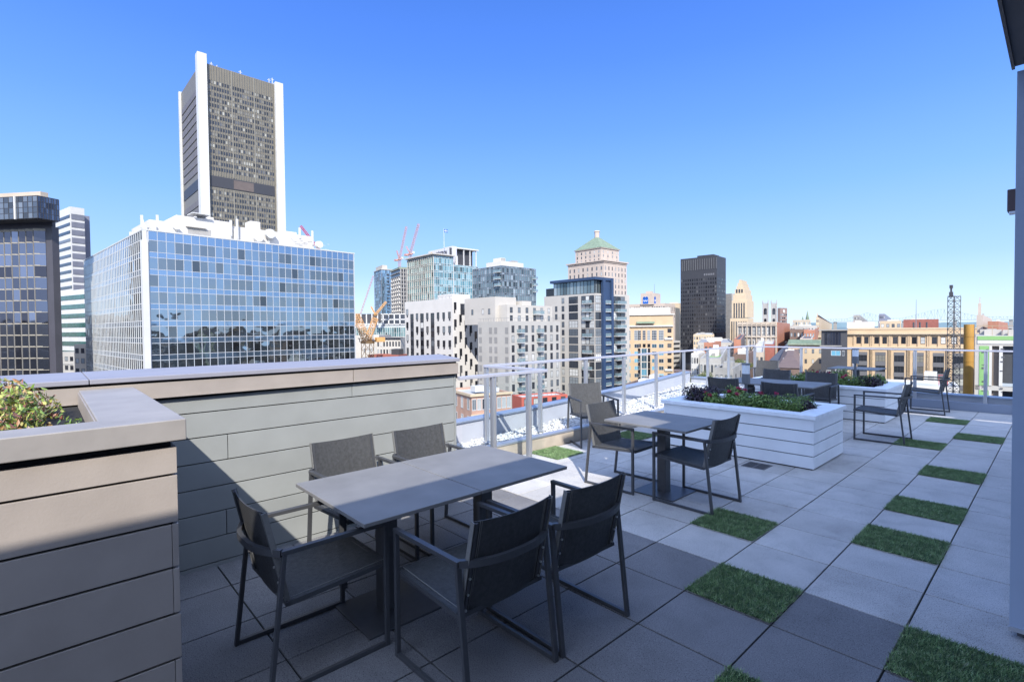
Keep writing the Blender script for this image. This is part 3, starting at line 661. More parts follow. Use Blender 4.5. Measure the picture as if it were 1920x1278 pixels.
def win_mesh(style):
    """unit window: x 0..1, z 0..1, y outwards; frame, pane, mullions"""
    if style in _wm: return _wm[style]
    k = dict(plain=(.06, 1, 1, 'win', 'win_frame_dark'), tower=(.05, 1, 1, 'win_tower', 'win_frame_dark'), bay=(.04, 3, 2, 'win_tower', 'win_frame_dark'), two=(.05, 2, 1, 'win', 'win_frame_dark'), white=(.07, 2, 1, 'win', 'win_frame_white'), sash=(.07, 1, 2, 'win', 'win_frame_dark'), dark=(.04, 1, 1, 'win_dark', 'win_frame_dark'),
             grid=(.04, 3, 4, 'win', 'win_frame_white'), blue=(.05, 2, 1, 'win_blue', 'win_frame_white'), tri=(.04, 3, 2, 'win', 'win_frame_dark'), lshape=(.05, 2, 2, 'win', 'win_frame_dark'), louvre=(.03, 1, 9, 'win_dark', 'win_frame_dark'))[style]
    fw, nx, nz, pm, fm = k; m = MB()
    m.box(0, 1, -.01, .006, 0, 1, 0)
    for a in ((0, 1, 0, fw), (0, 1, 1-fw, 1), (0, fw, fw, 1-fw), (1-fw, 1, fw, 1-fw)): m.box(a[0], a[1], .007, .05, a[2], a[3], 1)
    for i in range(1, nx): m.box(i/nx-fw/3, i/nx+fw/3, .007, .03, fw, 1-fw, 1)
    for i in range(1, nz):
        z = i/nz if style != 'lshape' else .3
        m.box(fw, 1-fw, .007, .035, z-fw/3, z+fw/3, 1)
    me = bpy.data.meshes.new('window'); me.from_pydata(m.v, [], m.f); me.materials.append(C[pm]); me.materials.append(C[fm]); me.polygons.foreach_set('material_index', m.m); me.update()
    _wm[style] = (me, m, pm, fm); return _wm[style]
def windows(root, fr, side, items, limit=100, name='window', style='plain'):
    """items: (s, z, w, h[, style]); the `limit` nearest become objects, the rest one stuff mesh"""
    e, n, o = fr.face(side); ang = math.atan2(e[1], e[0]); flip = (e[0]*n[1]-e[1]*n[0]) < 0
    its = [it if len(it) > 4 else (*it, style) for it in items if it[1] > GZ+1 and it[1] > -26]
    its.sort(key=lambda it: -(it[2]*it[3])/max(1, np.sum((o+e*it[0]-CAM[:2])**2)))
    cnt = root.get('nwin', 0); lim = max(0, limit-cnt)
    for s, z, w_, h_, st in its[:lim]:
        me = win_mesh(st)[0]; ob = bpy.data.objects.new(name, me); link(ob, root); p = o+e*s
        Mx = Matrix(((e[0]*w_, n[0], 0, p[0]-root.location.x), (e[1]*w_, n[1], 0, p[1]-root.location.y), (0, 0, h_, z-root.location.z), (0, 0, 0, 1)))
        ob.matrix_local = Mx
    root['nwin'] = cnt+min(lim, len(its))
    rest = its[lim:]
    if rest:
        by = {}
        for it in rest: by.setdefault(it[4], []).append(it)
        V, Fq, mi, mats = [], [], [], []
        for st, L in by.items():
            _, m, pm, fm = win_mesh(st); b0 = len(mats); mats += [C[pm], C[fm]]
            mv = np.array(m.v)
            for s, z, w_, h_, _s in L:
                n0 = len(V); p = o+e*s
                q = np.stack([p[0]+e[0]*mv[:, 0]*w_+n[0]*mv[:, 1]-root.location.x, p[1]+e[1]*mv[:, 0]*w_+n[1]*mv[:, 1]-root.location.y, z+mv[:, 2]*h_-root.location.z], 1)
                V += q.tolist(); Fq += [tuple(i+n0 for i in f) for f in m.f]; mi += [b0+k for k in m.m]
        ob = raw(name, V, Fq, mats, root, mi); ob['kind'] = 'stuff'
def grid(W, z1, top, fh, n, h, w=None, m0=0., rows=None, zb=GZ, style=None, skip=None):
    """regular rows of n windows over width W; fh floor height, first sill at z1-top-h"""
    out = []; pitch = (W-2*m0)/n; w = w or pitch*.6; k = 0; z = z1-top-h
    while z > max(zb+1.5, -25) and (rows is None or k < rows):
        for i in range(n):
            if skip and skip(i, k): continue
            s = m0+pitch*(i+.5)-w/2
            out.append((s, z, w, h) if style is None else (s, z, w, h, style))
        z -= fh; k += 1
    return out
def bldg(name, label, fr, wall, roof='roof_grey', par=1.0, zb=GZ, cat='building', group=None, cornice=None, bodyname='wall'):
    p = fr.P(0, 0); t = thing(name, label, cat, (p[0], p[1], zb), 0, group)
    m = MB(); m.X = fr.X(t); z1 = fr.z1; pt = .4
    m.box(0, fr.wu, 0, fr.wv, zb, z1-par, 0)
    m.box(0, fr.wu, 0, pt, z1-par, z1, 0); m.box(0, pt, pt, fr.wv, z1-par, z1, 0); m.box(fr.wu-pt, fr.wu, pt, fr.wv, z1-par, z1, 0); m.box(pt, fr.wu-pt, fr.wv-pt, fr.wv, z1-par, z1, 0)
    m.box(pt, fr.wu-pt, pt, fr.wv-pt, z1-par, z1-par+.05, 1)
    m.build(bodyname, [C[wall], C[roof]], t)
    if cornice:
        m = MB(); m.X = fr.X(t)
        for (zt, hh, pr) in cornice: m.box(-pr, fr.wu+pr, -pr, fr.wv+pr, zt-hh, zt)
        m.build('cornice', C[wall], t)
    return t
def bx(root, fr, name, boxes, mats):
    """boxes in the frame of a building: (a0,a1,b0,b1,z0,z1[,m])"""
    m = MB(); m.X = fr.X(root)
    for b in boxes: m.box(*b[:6], b[6] if len(b) > 6 else 0)
    return m.build(name, [C[k] for k in (mats if isinstance(mats, (list, tuple)) else [mats])], root)
def balcony(root, fr, side, s, z, w, dep, gl=True):
    e, n, o = fr.face(side); X = Matrix(((e[0], n[0], 0, o[0]-root.location.x), (e[1], n[1], 0, o[1]-root.location.y), (0, 0, 1, -root.location.z), (0, 0, 0, 1)))
    m = MB(); m.X = X; m.box(s, s+w, .0, dep, z-.2, z, 0)
    if gl:
        m.box(s, s+w, dep-.06, dep, z+.05, z+1.0, 1); m.box(s, s+w, dep-.08, dep+.02, z+1.0, z+1.06, 2); m.box(s, s+.05, 0, dep-.07, z+.05, z+1.0, 1); m.box(s+w-.05, s+w, 0, dep-.07, z+.05, z+1.0, 1)
    m.build('balcony', [C['slab'], C['balcony_glass'], C['steel']], root)
def curtain(root, fr, side, W, z0, z1, nx, zs, glass, mull='white_metal', mw=.12, fin=.12, alt=None, name='curtain_wall', hm=.1):
    """glass skin of single panes plus a mullion grid; zs = list of horizontal line heights"""
    e, n, o = fr.face(side); X = Matrix(((e[0], n[0], 0, o[0]-root.location.x), (e[1], n[1], 0, o[1]-root.location.y), (0, 0, 1, -root.location.z), (0, 0, 0, 1)))
    g = MB(); g.X = X; pw_ = W/nx
    for k in range(len(zs)-1):
        zt, zb = zs[k], zs[k+1]
        mi = 1 if (alt and k % 2 == 0) else 0
        for i in range(nx):
            g.add([(i*pw_, .03, zb), ((i+1)*pw_, .03, zb), ((i+1)*pw_, .03, zt), (i*pw_, .03, zt)], [(0, 1, 2, 3)], mi)
    g.build(name, [C[glass]]+([C[alt]] if alt else []), root)
    g = MB(); g.X = X
    for i in range(nx+1): g.box(i*pw_-mw/2, i*pw_+mw/2, .031, .03+fin, zs[-1], zs[0])
    for z in zs: g.box(0, W, .032, .03+fin*.7, z-hm/2, z+hm/2)
    g.build('mullion_grid', C[mull], root)
def lat(mb, p0, p1, w, n, r_=.12, m=0):
    """lattice boom"""
    p0 = Vector(p0); p1 = Vector(p1); d = (p1-p0).normalized(); u = Vector((0, 0, 1)) if abs(d.z) < .95 else Vector((1, 0, 0))
    a = d.cross(u).normalized(); b = d.cross(a); cs = [a*i*w/2+b*j*w/2 for i, j in ((-1, -1), (1, -1), (1, 1), (-1, 1))]
    for c in cs: mb.bar(p0+c, p1+c, r_, r_, m)
    for k in range(n):
        q0 = p0+(p1-p0)*(k/n); q1 = p0+(p1-p0)*((k+1)/n)
        for i in range(4):
            mb.bar(q0+cs[i], q1+cs[(i+1) % 4], r_*.7, r_*.7, m)
            mb.bar(q1+cs[i], q1+cs[(i+1) % 4], r_*.7, r_*.7, m)

# ---- ground of the city, river
g = MB(); g.box(-9000, 9000, -9000, 9000, GZ-3, GZ); tag(g.build('city_ground', cm('city_ground', (.16, .15, .14), rough=.95, var=.4, vs=.02)), kind='structure')
g = MB(); e1 = FH[:2]; r1 = np.array([FH[1], -FH[0]])
def rect(d0, d1, l0, l1):
    return [tuple(CAM[:2]+e1*a+r1*b) for a, b in ((d0, l0), (d0, l1), (d1, l1), (d1, l0))]
g.prism(rect(1700, 2600, 300, 5200), GZ+.02, GZ+.3); tag(g.build('river', cm('river_water', (.10, .17, .22), rough=.15, var=.1, vs=.01)), kind='structure')
g = MB()
for k in range(26):
    a = -40+k*3.6; aa = R(a); D = 5200+400*math.sin(k*1.7); c = CAM[:2]+(e1*math.cos(aa)+r1*math.sin(aa))*D
    g.tube((c[0], c[1], GZ), (c[0], c[1], GZ+52+22*math.sin(k*2.3)), 420, 260, 12)
tag(g.build('distant_hills', cm('far_hills', (.16, .24, .27), rough=.95, var=.1, vs=.003)), kind='structure')

# ---- 1 mirror glass office block
f = Fr(268, 430, 90, 42, R_=664, L_=157, rpy=477, lpy=478)
t = bldg('glass_office', 'wide office block clad in blue mirror glass with a white corner column', f, 'white_metal', 'roof_pale', .6); Z = f.z1
zs = [Z-.12, Z-1.75]; z = Z-1.75
while z > -24: z -= 2.1; zs.append(z); z -= .97; zs.append(z)
curtain(t, f, 'U', f.wu-1.0, 0, 0, 30, zs, 'mirror', 'mull', .085, .07, alt='spandrel', hm=.09)
for o in t.children:
    if o.name.startswith(('curtain_wall', 'mullion_grid')): o.location += Vector((f.u[0]*.75, f.u[1]*.75, 0))
n0 = len(t.children)
kids = set(t.children)
curtain(t, f, 'V', f.wv-.5, 0, 0, 38, zs, 'mirror', 'white_metal', .25, .05, alt='spandrel', hm=.12)
for o in t.children:
    if o not in kids: o.location += Vector((f.v[0]*.45, f.v[1]*.45, 0))
bx(t, f, 'corner_column', [(-.35, .62, -.35, .40, GZ, Z-2.0), (-.1, .5, -.1, .35, Z-2.0, Z+.02)], 'white_metal')
bx(t, f, 'roof_edge', [(-.12, f.wu+.1, -.12, -.0, Z-.1, Z+.12), (-.12, 0, 0, f.wv, Z-.1, Z+.12)], 'white_metal')
# rooftop plant of that block
f5 = f.sub(0, 5, 1, 1, 0); hx = lambda px, py=440: f5.hit(px, py, f.u)
a1, a2, a3 = hx(330, 400), hx(430, 415), hx(588, 440)
zp = lambda px, py, a_: f.zpx(py, a_, 5)
bx(t, f, 'rooftop_plant', [(a1, a2, 5, 20, Z-.5, zp(330, 398, a1)), (a2+.01, a3, 5, 20, Z-.5, zp(430, 419, a2)), (2.2, a1-.01, 5.5, 19, Z-.5, zp(330, 412, a1)), (a1+4.2, a1+7.2, 7, 10, zp(330, 398, a1), zp(330, 398, a1)+.9), (hx(474), hx(492), 6, 9, Z+3, zp(480, 410, hx(480))), (hx(535), hx(560), 6, 9, Z+3, zp(548, 430, hx(548)))], 'white_stucco')
bx(t, f, 'louvre', [(hx(352)+i*1.05, hx(352)+.95+i*1.05, 4.93, 4.99, Z+.5, Z+2.2) for i in range(4)], 'concrete')
bx(t, f, 'louvre_hood', [(hx(348), hx(386), 4.5, 4.99, Z+2.3, Z+2.45)], 'cream_stucco')
bx(t, f, 'canopy', [(hx(358), hx(392), 3.9, 7.1, zp(370, 398, hx(370)), zp(370, 398, hx(370))+.15)], 'white_metal')
rr = random.Random(2)
for px_, py_, r_ in ((484, 441, 1.05), (506, 435, 1.05), (598, 456, .85), (330, 421, .55)):
    a_ = f.sub(0, 4, 1, 1, 0).hit(px_, py_, f.u); z_ = f.zpx(py_, a_, 4); m = MB(); m.X = f.X(t)
    m.tube((a_, 4.4, z_), (a_, 3.5, z_), r_, r_*.94, 20); m.tube((a_, 4.5, Z-.2), (a_, 4.5, z_), .1); m.build('dish_antenna', C['white_metal'], t)
for px_, b_, py0, py1 in ((261, 3, 424, 398), (272, 5, 422, 407), (295, 7, 420, 398), (433, 4.4, 440, 409), (445, 4.5, 446, 407), (586, 5, 458, 430), (441, 4.6, 448, 425), (562, 5, 446, 424)):
    a_ = f.sub(0, b_, 1, 1, 0).hit(px_, py0, f.u) if px_ > 290 else .5+(px_-261)*.05; z0, z1_ = f.zpx(py0, a_, b_), f.zpx(py1, a_, b_)
    m = MB(); m.X = f.X(t); m.tube((a_, b_, Z-.3), (a_, b_, z1_), .05, n=6); m.box(a_-.2, a_+.2, b_-.15, b_+.15, z0+.2, z1_); m.build('mast_antenna', C['white_metal'], t)
m = MB(); m.X = f.X(t)
for k in range(22): m.box(.8+rr.uniform(0, 1.5), 3.2, 5+k*.55, 5.3+k*.55, Z, Z+rr.uniform(.8, 2.0))
for k in range(26): a_ = hx(545)+k*.35; z_ = Z+rr.uniform(.6, 2.6); m.bar((a_, 4.9, z_), (a_+rr.uniform(.3, 1.2), 4.9, z_), .05, .05)
m.build('roof_pipework', C['white_metal'], t)

# ---- 2 tall dark tower with white corner pylons
f = Fr(377, 116, 300, 46.5, R_=521, L_=338, rpy=160, lpy=155)
t = bldg('pylon_tower', 'tallest dark brown office tower with white corner pylons behind the mirror glass block', f, 'dark_tower' if cm('dark_tower', (.205, .185, .145), rough=.5, var=.06) else '', 'roof_dark', 1.5, bodyname='core'); Z = f.z1
pyl = []
for (a, b) in ((0, 0), (f.wu, 0), (0, f.wv)):
    pyl.append((a-(2.4 if b == 0 else 1.2), a+2.4, b-(2.4 if b == 0 else 1.4), b+(2.8 if b == 0 else 1.0), GZ, Z+(4.5 if (a, b) == (0, 0) else 1.0)))
for pb in pyl: bx(t, f, 'corner_pylon', [pb], 'white_metal')
fh = 3.42; nb = 26; m0 = 3.4
ribs = []
for i in range(nb+1):
    a = m0+(f.wu-2*m0)*i/nb; wd = .10 if i not in (9, 18) else .30; ribs.append((a-wd, a+wd, -.45, -.0, GZ, Z-72.5)); ribs.append((a-wd, a+wd, -.45, 0, Z-65, Z))
bx(t, f, 'facade_ribs', ribs, 'tower_rib' if cm('tower_rib', (.26, .24, .19), rough=.5, var=.05) else '')
rp_ = random.Random(4); prob = {}
its = [(s, z, w_, h_, 'dark' if rp_.random() < prob.setdefault(round(z, 1), rp_.choice([.05, .25, .6, .85])) else 'tower') for s, z, w_, h_ in grid(f.wu, Z, 9, fh, nb, 2.05, (f.wu-2*m0)/nb*.84, m0)]
its = [i for i in its if not (Z-74 < i[1] < Z-64.5)]
windows(t, f, 'U', its)
bx(t, f, 'mechanical_band', [(m0, f.wu-m0, -.30, -.28, Z-72, Z-65.6)], 'win_frame_dark')
bx(t, f, 'bevel_band', [(m0+(f.wu-2*m0)/3+.4, f.wu-m0-(f.wu-2*m0)/3-.4, -.40, -.31, Z-71.6, Z-66.2)], 'brick_brown' if 0 else cm('tower_band', (.14, .11, .10)).name)
v = [(-.35, -.01, m0+k*(f.wv-2*m0)/3+.2, m0+(k+1)*(f.wv-2*m0)/3-.2, Z-12-5.1*i-3.6, Z-12-5.1*i) for k in range(3) for i in range(36) if not (Z-74 < Z-12-5.1*i < Z-61)]
[bx(t, f, 'side_louvre', [q_], 'tower_side') for q_ in v] if cm('tower_side', (.17, .15, .14), rough=.55, var=.1, vs=.3) else bx(t, f, 'side_louvre', v, 'tower_side' if cm('tower_side', (.17, .15, .14), rough=.55, var=.1, vs=.3) else '')
bx(t, f, 'mechanical_band', [(-.3, -.02, m0, f.wv-m0, Z-72, Z-65.6)], 'win_frame_dark')
for a_, h_ in ((6, 3), (9, 2.2), (22, 3.4), (39, 4), (41, 5), (43, 3)): m = MB(); m.X = f.X(t); m.bar((a_, 3, Z-1.5), (a_, 3, Z+h_), .35, .35); m.bar((a_-1, 3, Z+h_-1), (a_+1, 3, Z+h_-1), .25, .25); m.build('roof_mast', C['white_metal'], t)

# ---- 3 sawtooth dark glass tower at the left edge
f = Fr(97, 425, 112, 20, R_=110, wv=32); f.v = FH[:2]*math.cos(R(-82))+np.array([FH[1], -FH[0]])*math.sin(R(-82)); f.wv = 32
Z = f.z1
t = bldg('sawtooth_tower', 'dark bronze tower with sawtooth window bays and an overhanging glass crown at the left edge', f, 'tower_purple' if cm('tower_purple', (.05, .047, .055), rough=.5) else '', 'roof_dark', .5, bodyname='core')
W = 17.0; nb = 9; pw_ = W/nb
for i in range(nb):
    g = MB(); g.X = f.X(t); h_ = nm = g
    b0 = 1.6+i*pw_; b1 = b0+pw_; z0, z1 = -25, Z-.9; hh = 2.55; k = int((z1-z0)/hh)
    g.add([(-.9, b1, z0), (-.05, b1, z0), (-.05, b1, z1), (-.9, b1, z1)], [(0, 1, 2, 3)], 1)
    for q in range(k):
        za, zb_ = z1-q*hh, z1-(q+1)*hh
        g.add([(-.06, b0, zb_), (-.9, b1, zb_), (-.9, b1, za), (-.06, b0, za)], [(0, 1, 2, 3)], 0)
        h_.bar((-.08, b0, zb_), (-.92, b1, zb_), .10, .09, 2)
        h_.bar((-.50, (b0+b1)/2, zb_+.12), (-.92, b1, zb_+.12), .12, .12, 2)
    nm.bar((-.93, b1, z0), (-.93, b1, z1), .14, .14, 3); h_.prism([(-.95, b1), (-.02, b0), (-.02, b1)], z1, z1+.5, 2)
    g.build('sawtooth_bay', [C['black_glass'], C['concrete'], cm('bay_cream', (.42, .38, .30)), cm('bay_cream2', (.24, .22, .19))], t)

cr = Fr(70, 366, 107, 20, R_=110, wv=20, rpy=383); cz1 = cr.z1; cz0 = float(at(70, 409, 107)[2]); cr.v = f.v
bx(t, f, 'neck', [(0.5, f.wu-.2, .5, 20, Z, cz0+.5)], 'tower_purple')
bx(t, cr, 'crown', [(0, cr.wu, 0, 30, cz0, cz1)], 'win_frame_dark')
zs = [cz1-.1]+[cz1-.1-(cz1-cz0-.2)*k/4 for k in range(1, 5)]
kids = set(t.children); curtain(t, cr, 'V', 19, 0, 0, 16, zs, 'crown_pane', 'win_frame_dark', .1, .06, name='crown_glass')
curtain(t, cr, 'U', cr.wu, 0, 0, 8, zs, 'black_glass', 'win_frame_dark', .1, .06, name='crown_glass')
bx(t, cr, 'roof_screen', [(2, cr.wu*.9, 2, 22, cz1, cz1+1.4)], 'beige_stone'); bx(t, cr, 'crown_pillar', [(-.25, -.02, 5.3, 5.6, cz0, cz1), (-.25, -.02, 15, 15.3, cz0, cz1)], 'white_metal')

# ---- 4 white banded tower behind
f = Fr(131, 387, 330, 34, R_=158, L_=100, rpy=394)
t = bldg('banded_tower', 'white and grey tower with thin dark window bands between the two glass buildings', f, 'white_metal', 'roof_grey', 1); Z = f.z1
k = int((Z-28)/5.1)
bx(t, f, 'window_band', [(-.3, -.05, .6, f.wv, Z-7-5.1*i, Z-5.2-5.1*i) for i in range(k)], 'win_dark'); bx(t, f, 'side_band', [(.5, f.wu-.2, -.3, -.05, Z-8-5.1*i, Z-4.6-5.1*i) for i in range(k)], cm('band_grey', (.20, .21, .26), rough=.4).name)
f2 = Fr(158, 404, 345, 34, R_=168, wv=12); bx(t, f2, 'rear_wing', [(0, f2.wu, 0, 14, GZ, f2.z1)], cm('grey_blue_metal', (.25, .26, .33), rough=.5).name)
f = Fr(163, 541, 230, 30, wu=14, L_=98); Z = f.z1
t = bldg('banded_lowrise', 'low office building with green glass bands and white spandrels beside the mirror block', f, 'white_metal', 'roof_pale', .6)
bx(t, f, 'window_band', [(-.25, -.05, .3, f.wv, Z-4.4-4.3*i, Z-2.4-4.3*i) for i in range(9)], cm('green_glass', (.03, .09, .08), rough=.1, var=.3, vs=.5).name)
f = Fr(160, 645, 150, 20, wu=10, L_=139); t = bldg('beige_block', 'plain beige stone block low between the sawtooth tower and the mirror block', f, 'beige_stone', 'roof_pale', .5)
windows(t, f, 'V', grid(f.wv, f.z1, 1.2, 3, 2, 1.5))
f = Fr(139, 660, 170, 20, wu=8, L_=100); t = bldg('grey_annex', 'grey annex with balcony railings low beside the sawtooth tower', f, 'greige', 'roof_grey', .5); windows(t, f, 'V', grid(f.wv, f.z1, 1.5, 3, 4, 1.5, style='two'))
bx(t, f, 'terrace_rail', [(-.8, -.7, .5, f.wv, f.z1-3.6-3*i, f.z1-3.5-3*i) for i in range(4)], 'white_metal')

# ---- 5 behind the sage wall: convention hall, classical block, cranes
f = Fr(764, 588, 300, 6, wu=20, L_=655); Z = f.z1
t = bldg('convention_hall', 'long low glass hall with a dark roof deck and white frame, behind the orange crane', f, 'pale_panel' if cm('pale_panel', (.5, .54, .56)) else '', 'roof_pale', .5)
curtain(t, f, 'V', f.wv, 0, 0, 26, [Z-8, Z-11, Z-14, Z-18, Z-22, Z-26], 'teal_glass', 'white_metal', .2, .2)
bx(t, f, 'roof_deck', [(-.5, -.1, f.wv*.45, f.wv, Z-5, Z+.2)], 'dark_clad')
bx(t, f, 'white_frame', [(-.6, -.2, f.wv*.02+k*3.4, f.wv*.02+k*3.4+.7, Z-6.5, Z+.1) for k in range(13)]+[(-.6, -.21, 0, f.wv*.45, z_, z_+.6) for z_ in (Z-6.5, Z-3.6, Z-.4)], 'white_metal'); bx(t, f, 'frame_back', [(-.15, -.05, 0, f.wv*.44, Z-6.4, Z)], 'win_dark')
f = Fr(751, 632, 235, 6, wu=20, L_=706); Z = f.z1
t = bldg('classical_block', 'white classical building with arched ground floor and dark cornice behind the sage wall', f, 'cream_stucco', 'roof_pale', .5)
bx(t, f, 'cornice', [(-1.0, 0, -1, f.wv, Z-.5, Z+.1)], 'roof_dark'); its = grid(f.wv, Z, 2.0, 3.6, 8, 2.2, .75, rows=2, style='sash'); windows(t, f, 'V', its)
m = MB(); m.X = f.X(t)
for k in range(3):
    c_ = 3+k*2.6; m.box(-.1, -.02, c_-.8, c_+.8, Z-13, Z-10.3)
    m.tube((-.1, c_, Z-10.3), (-.02, c_, Z-10.3), .8, n=16)
m.build('arch_opening', C['win_dark'], t)
f = Fr(706, 628, 240, 6, wu=20, L_=660); t = bldg('lettered_block', 'plain cream building with dark letters on its flank behind the crane', f, 'cream_stucco', 'roof_pale', .5); Z = f.z1
windows(t, f, 'V', grid(f.wv*.55, Z, 6, 4, 4, 2, style='white'))
def text(root, fr, side, s, z, h, txt, mname, dep=.06, off=.05, sx=1.0, bold=False):
    cu_ = bpy.data.curves.new('lettering', 'FONT'); cu_.body = txt; cu_.size = h/.72; cu_.extrude = dep/2; cu_.space_character = 1.05; cu_.align_x = 'LEFT'
    if bold: cu_.offset = h*.03
    tmp = bpy.data.objects.new('tmp', cu_); COL.objects.link(tmp); dg = bpy.context.evaluated_depsgraph_get(); me = bpy.data.meshes.new_from_object(tmp.evaluated_get(dg))
    bpy.data.objects.remove(tmp); me.materials.clear(); me.materials.append(C[mname])
    o = bpy.data.objects.new('lettering', me); link(o, root); e, n, oo = fr.face(side)
    if side == 'V': e_ = -e; p = oo+e*s+n*off
    else: e_ = e; p = oo+e*s+n*off
    o.matrix_local = Matrix(((e_[0]*sx, 0, n[0], p[0]-root.location.x), (e_[1]*sx, 0, n[1], p[1]-root.location.y), (0, 1, 0, z-root.location.z), (0, 0, 0, 1))); return o
text(t, f, 'V', f.hit(671, 628, f.v), Z-3.2, 1.9, 'TG', 'win_frame_dark', bold=True)
for k, (px, py, d, ln, nm, lab) in enumerate([(735, 655, 160, 9, 'brick_red', 'low red brick roofs just above the sage wall coping')]):
    f = Fr(px+12, py+10, d, 15, wu=6, L_=px-45); t = bldg('brick_lowrise', lab, f, nm, 'roof_grey', .4); windows(t, f, 'V', grid(f.wv, f.z1, 1, 3, 6, 1.4))
    bx(t, f, 'stair_head', [(1, 4, 0.3, 3, f.z1, f.z1+1.8)], 'dark_clad')
# luffing crane, near
def tower_crane(label, px, d, py_base, py_cab, booms, mname, w=1.8, cab=True, counter=None, rr_=.18, mast_w=None):
    p0 = at(px, py_cab, d); t = thing('tower_crane', label, 'crane', (p0[0], p0[1], GZ)); zc = float(p0[2])-GZ; mw = mast_w or w
    zb = float(at(px, py_base, d)[2])-GZ
    m = MB(); lat(m, (0, 0, max(0, zb)), (0, 0, zc), mw, max(4, int((zc-zb)/mw)), rr_); m.build('mast', C[mname], t)
    for (px1, py1, ww, nn) in booms:
        p1 = at(px1, py1, d); q = (p1[0]-p0[0], p1[1]-p0[1], p1[2]-GZ); m = MB(); lat(m, (0, 0, zc), q, ww, nn, rr_); m.build('jib', C[mname], t)
    if cab:
        m = MB(); m.box(-w*1.0, w*1.0, -w*.8, w*.8, zc-.35*w, zc+.1*w); m.build('turntable', C[mname], t); m = MB(); r_ = np.array([RV[0], RV[1]]); c = r_*w*1.3
        m.box(c[0]-.5*w, c[0]+.5*w, c[1]-.5*w, c[1]+.5*w, zc+.1*w, zc+1.1*w); m.build('cab', C['white_metal'], t)
    if counter:
        px1, py1 = counter; p1 = at(px1, py1, d); m = MB(); q = Vector((p1[0]-p0[0], p1[1]-p0[1], p1[2]-GZ)); m.bar((0, 0, zc), q, w*.5, w*.5); m.bar(q+Vector((0, 0, w*.2)), q-Vector((0, 0, w*.6)), w*1.6, w*1.6); m.build('counterweight', C[mname], t)
    return t
tower_crane('orange tower crane with crossed booms between the mirror block and the white building', 689, 150, 700, 640, [(666, 590, 1.9, 12), (704, 596, 1.5, 10)], 'crane_orange', 1.7, True, (710, 634), .13, 2.6)
tower_crane('thin pink crane with its jib raised to the right, left of the mirror block edge', 672, 420, 640, 600, [(700, 517, .9, 16)], 'crane_pink', 2.0, False, None, .13)
tower_crane('slim orange luffing crane on the hall roof in front of the blue condo tower', 704, 290, 592, 590, [(724, 566, 1.0, 8), (696, 575, .6, 4)], 'crane_orange', 1.6, False, None, .2)
tower_crane('left one of two pink luffing cranes above the unfinished tower', 749, 430, 520, 486, [(762, 425, 1.3, 16), (744, 470, .9, 5)], 'crane_pink', 1.7, True, (743, 487), .15)
tower_crane('right one of two pink luffing cranes above the unfinished tower', 769, 430, 520, 476, [(785, 420, 1.5, 16), (762, 462, 1.0, 6)], 'crane_pink', 1.9, True, (762, 477), .16)
tower_crane('red crane boom rising behind the roof of the mirror glass block', 600, 250, 520, 470, [(564, 424, .9, 16)], 'crane_red', 1.2, False, None, .14)

# ---- 6 blue condo tower and unfinished concrete tower
f = Fr(715, 505, 470, 60, R_=738, L_=702, rpy=506); Z = f.z1
t = bldg('blue_condo_tower', 'slim blue glass residential tower with a beige cap, far behind the cranes', f, 'navy', 'roof_grey', .5)
zs = [Z-.3-3.1*k for k in range(24)]; curtain(t, f, 'V', f.wv, 0, 0, 5, zs, 'blue_glass', 'steel', .3, .3); curtain(t, f, 'U', f.wu, 0, 0, 10, zs, 'blue_glass', 'steel', .3, .3)
bx(t, f, 'roof_cap', [(1, f.wu*.5, 1, f.wv-1, Z, Z+4.2), (-.8, f.wu+.5, -.8, f.wv, Z-.2, Z+.5)], ['cream_stucco'])
for k in range(20): bx(t, f, 'balcony', [(f.wu*.42, f.wu*.62, -1.4, -.4, Z-5-3.1*k, Z-4.2-3.1*k)], 'dark_clad')
f = Fr(750, 503, 420, 62, R_=774, L_=733, rpy=504); Z = f.z1
t = bldg('unfinished_tower', 'bare concrete tower under construction with open floors beneath the two pink cranes', f, 'win_dark', 'concrete', .3, bodyname='core')
bx(t, f, 'floor_slab', [(-1.2, f.wu+1, -1.2, f.wv, Z-3.2*k-.5, Z-3.2*k) for k in range(26)], 'concrete')
for k in range(2, 22):
    for j in range(5): bx(t, f, 'wall_panel', [(-1.1, -.1, f.wv*(j+.15*(k % 2))/5+.2, f.wv*(j+.15*(k % 2))/5+1.9, Z-3.2*(k+1), Z-3.2*k-.5)], 'white_stucco')
bx(t, f, 'column', [(f.wu*j/5, f.wu*j/5+.7, -1.1, -.1, Z-80, Z) for j in range(6)], 'concrete')
bx(t, f, 'formwork', [(-.6, f.wu, -.6, f.wv, Z, Z+1.2)], 'lime' if 0 else 'copper_green')

# ---- 7 teal glass office with the lettered penthouse
f = Fr(813, 476, 300, 48, R_=896, L_=764, rpy=492); Z = f.z1; w0 = f.hit(849, 482, f.u)+.5
t = bldg('teal_office', 'teal glass office tower with yellow round logo and dark lettering on its white penthouse', f.sub(0, 0, w0, f.wv, Z), 'pale_panel', 'roof_pale', .5)
fl_ = 4.2; zs = []
z = Z-1.0
while z > 0: zs += [z, z-1.0]; z -= fl_
wu1 = f.hit(849, 482, f.u); curtain(t, f, 'U', wu1, 0, 0, 11, zs, 'teal_glass', 'white_metal', .09, .15, hm=.16)
curtain(t, f, 'V', f.wv, 0, 0, 13, zs, 'teal_glass', 'cream_stucco', .34, .4, hm=.2)
kids = set(t.children); f2 = f.sub(wu1+.6, -.02, f.wu-wu1-.7, 8, Z-5); curtain(t, f2, 'U', f2.wu, 0, 0, 12, [z_-4.2 for z_ in zs], 'teal_glass', 'white_metal', .09, .15, hm=.16)
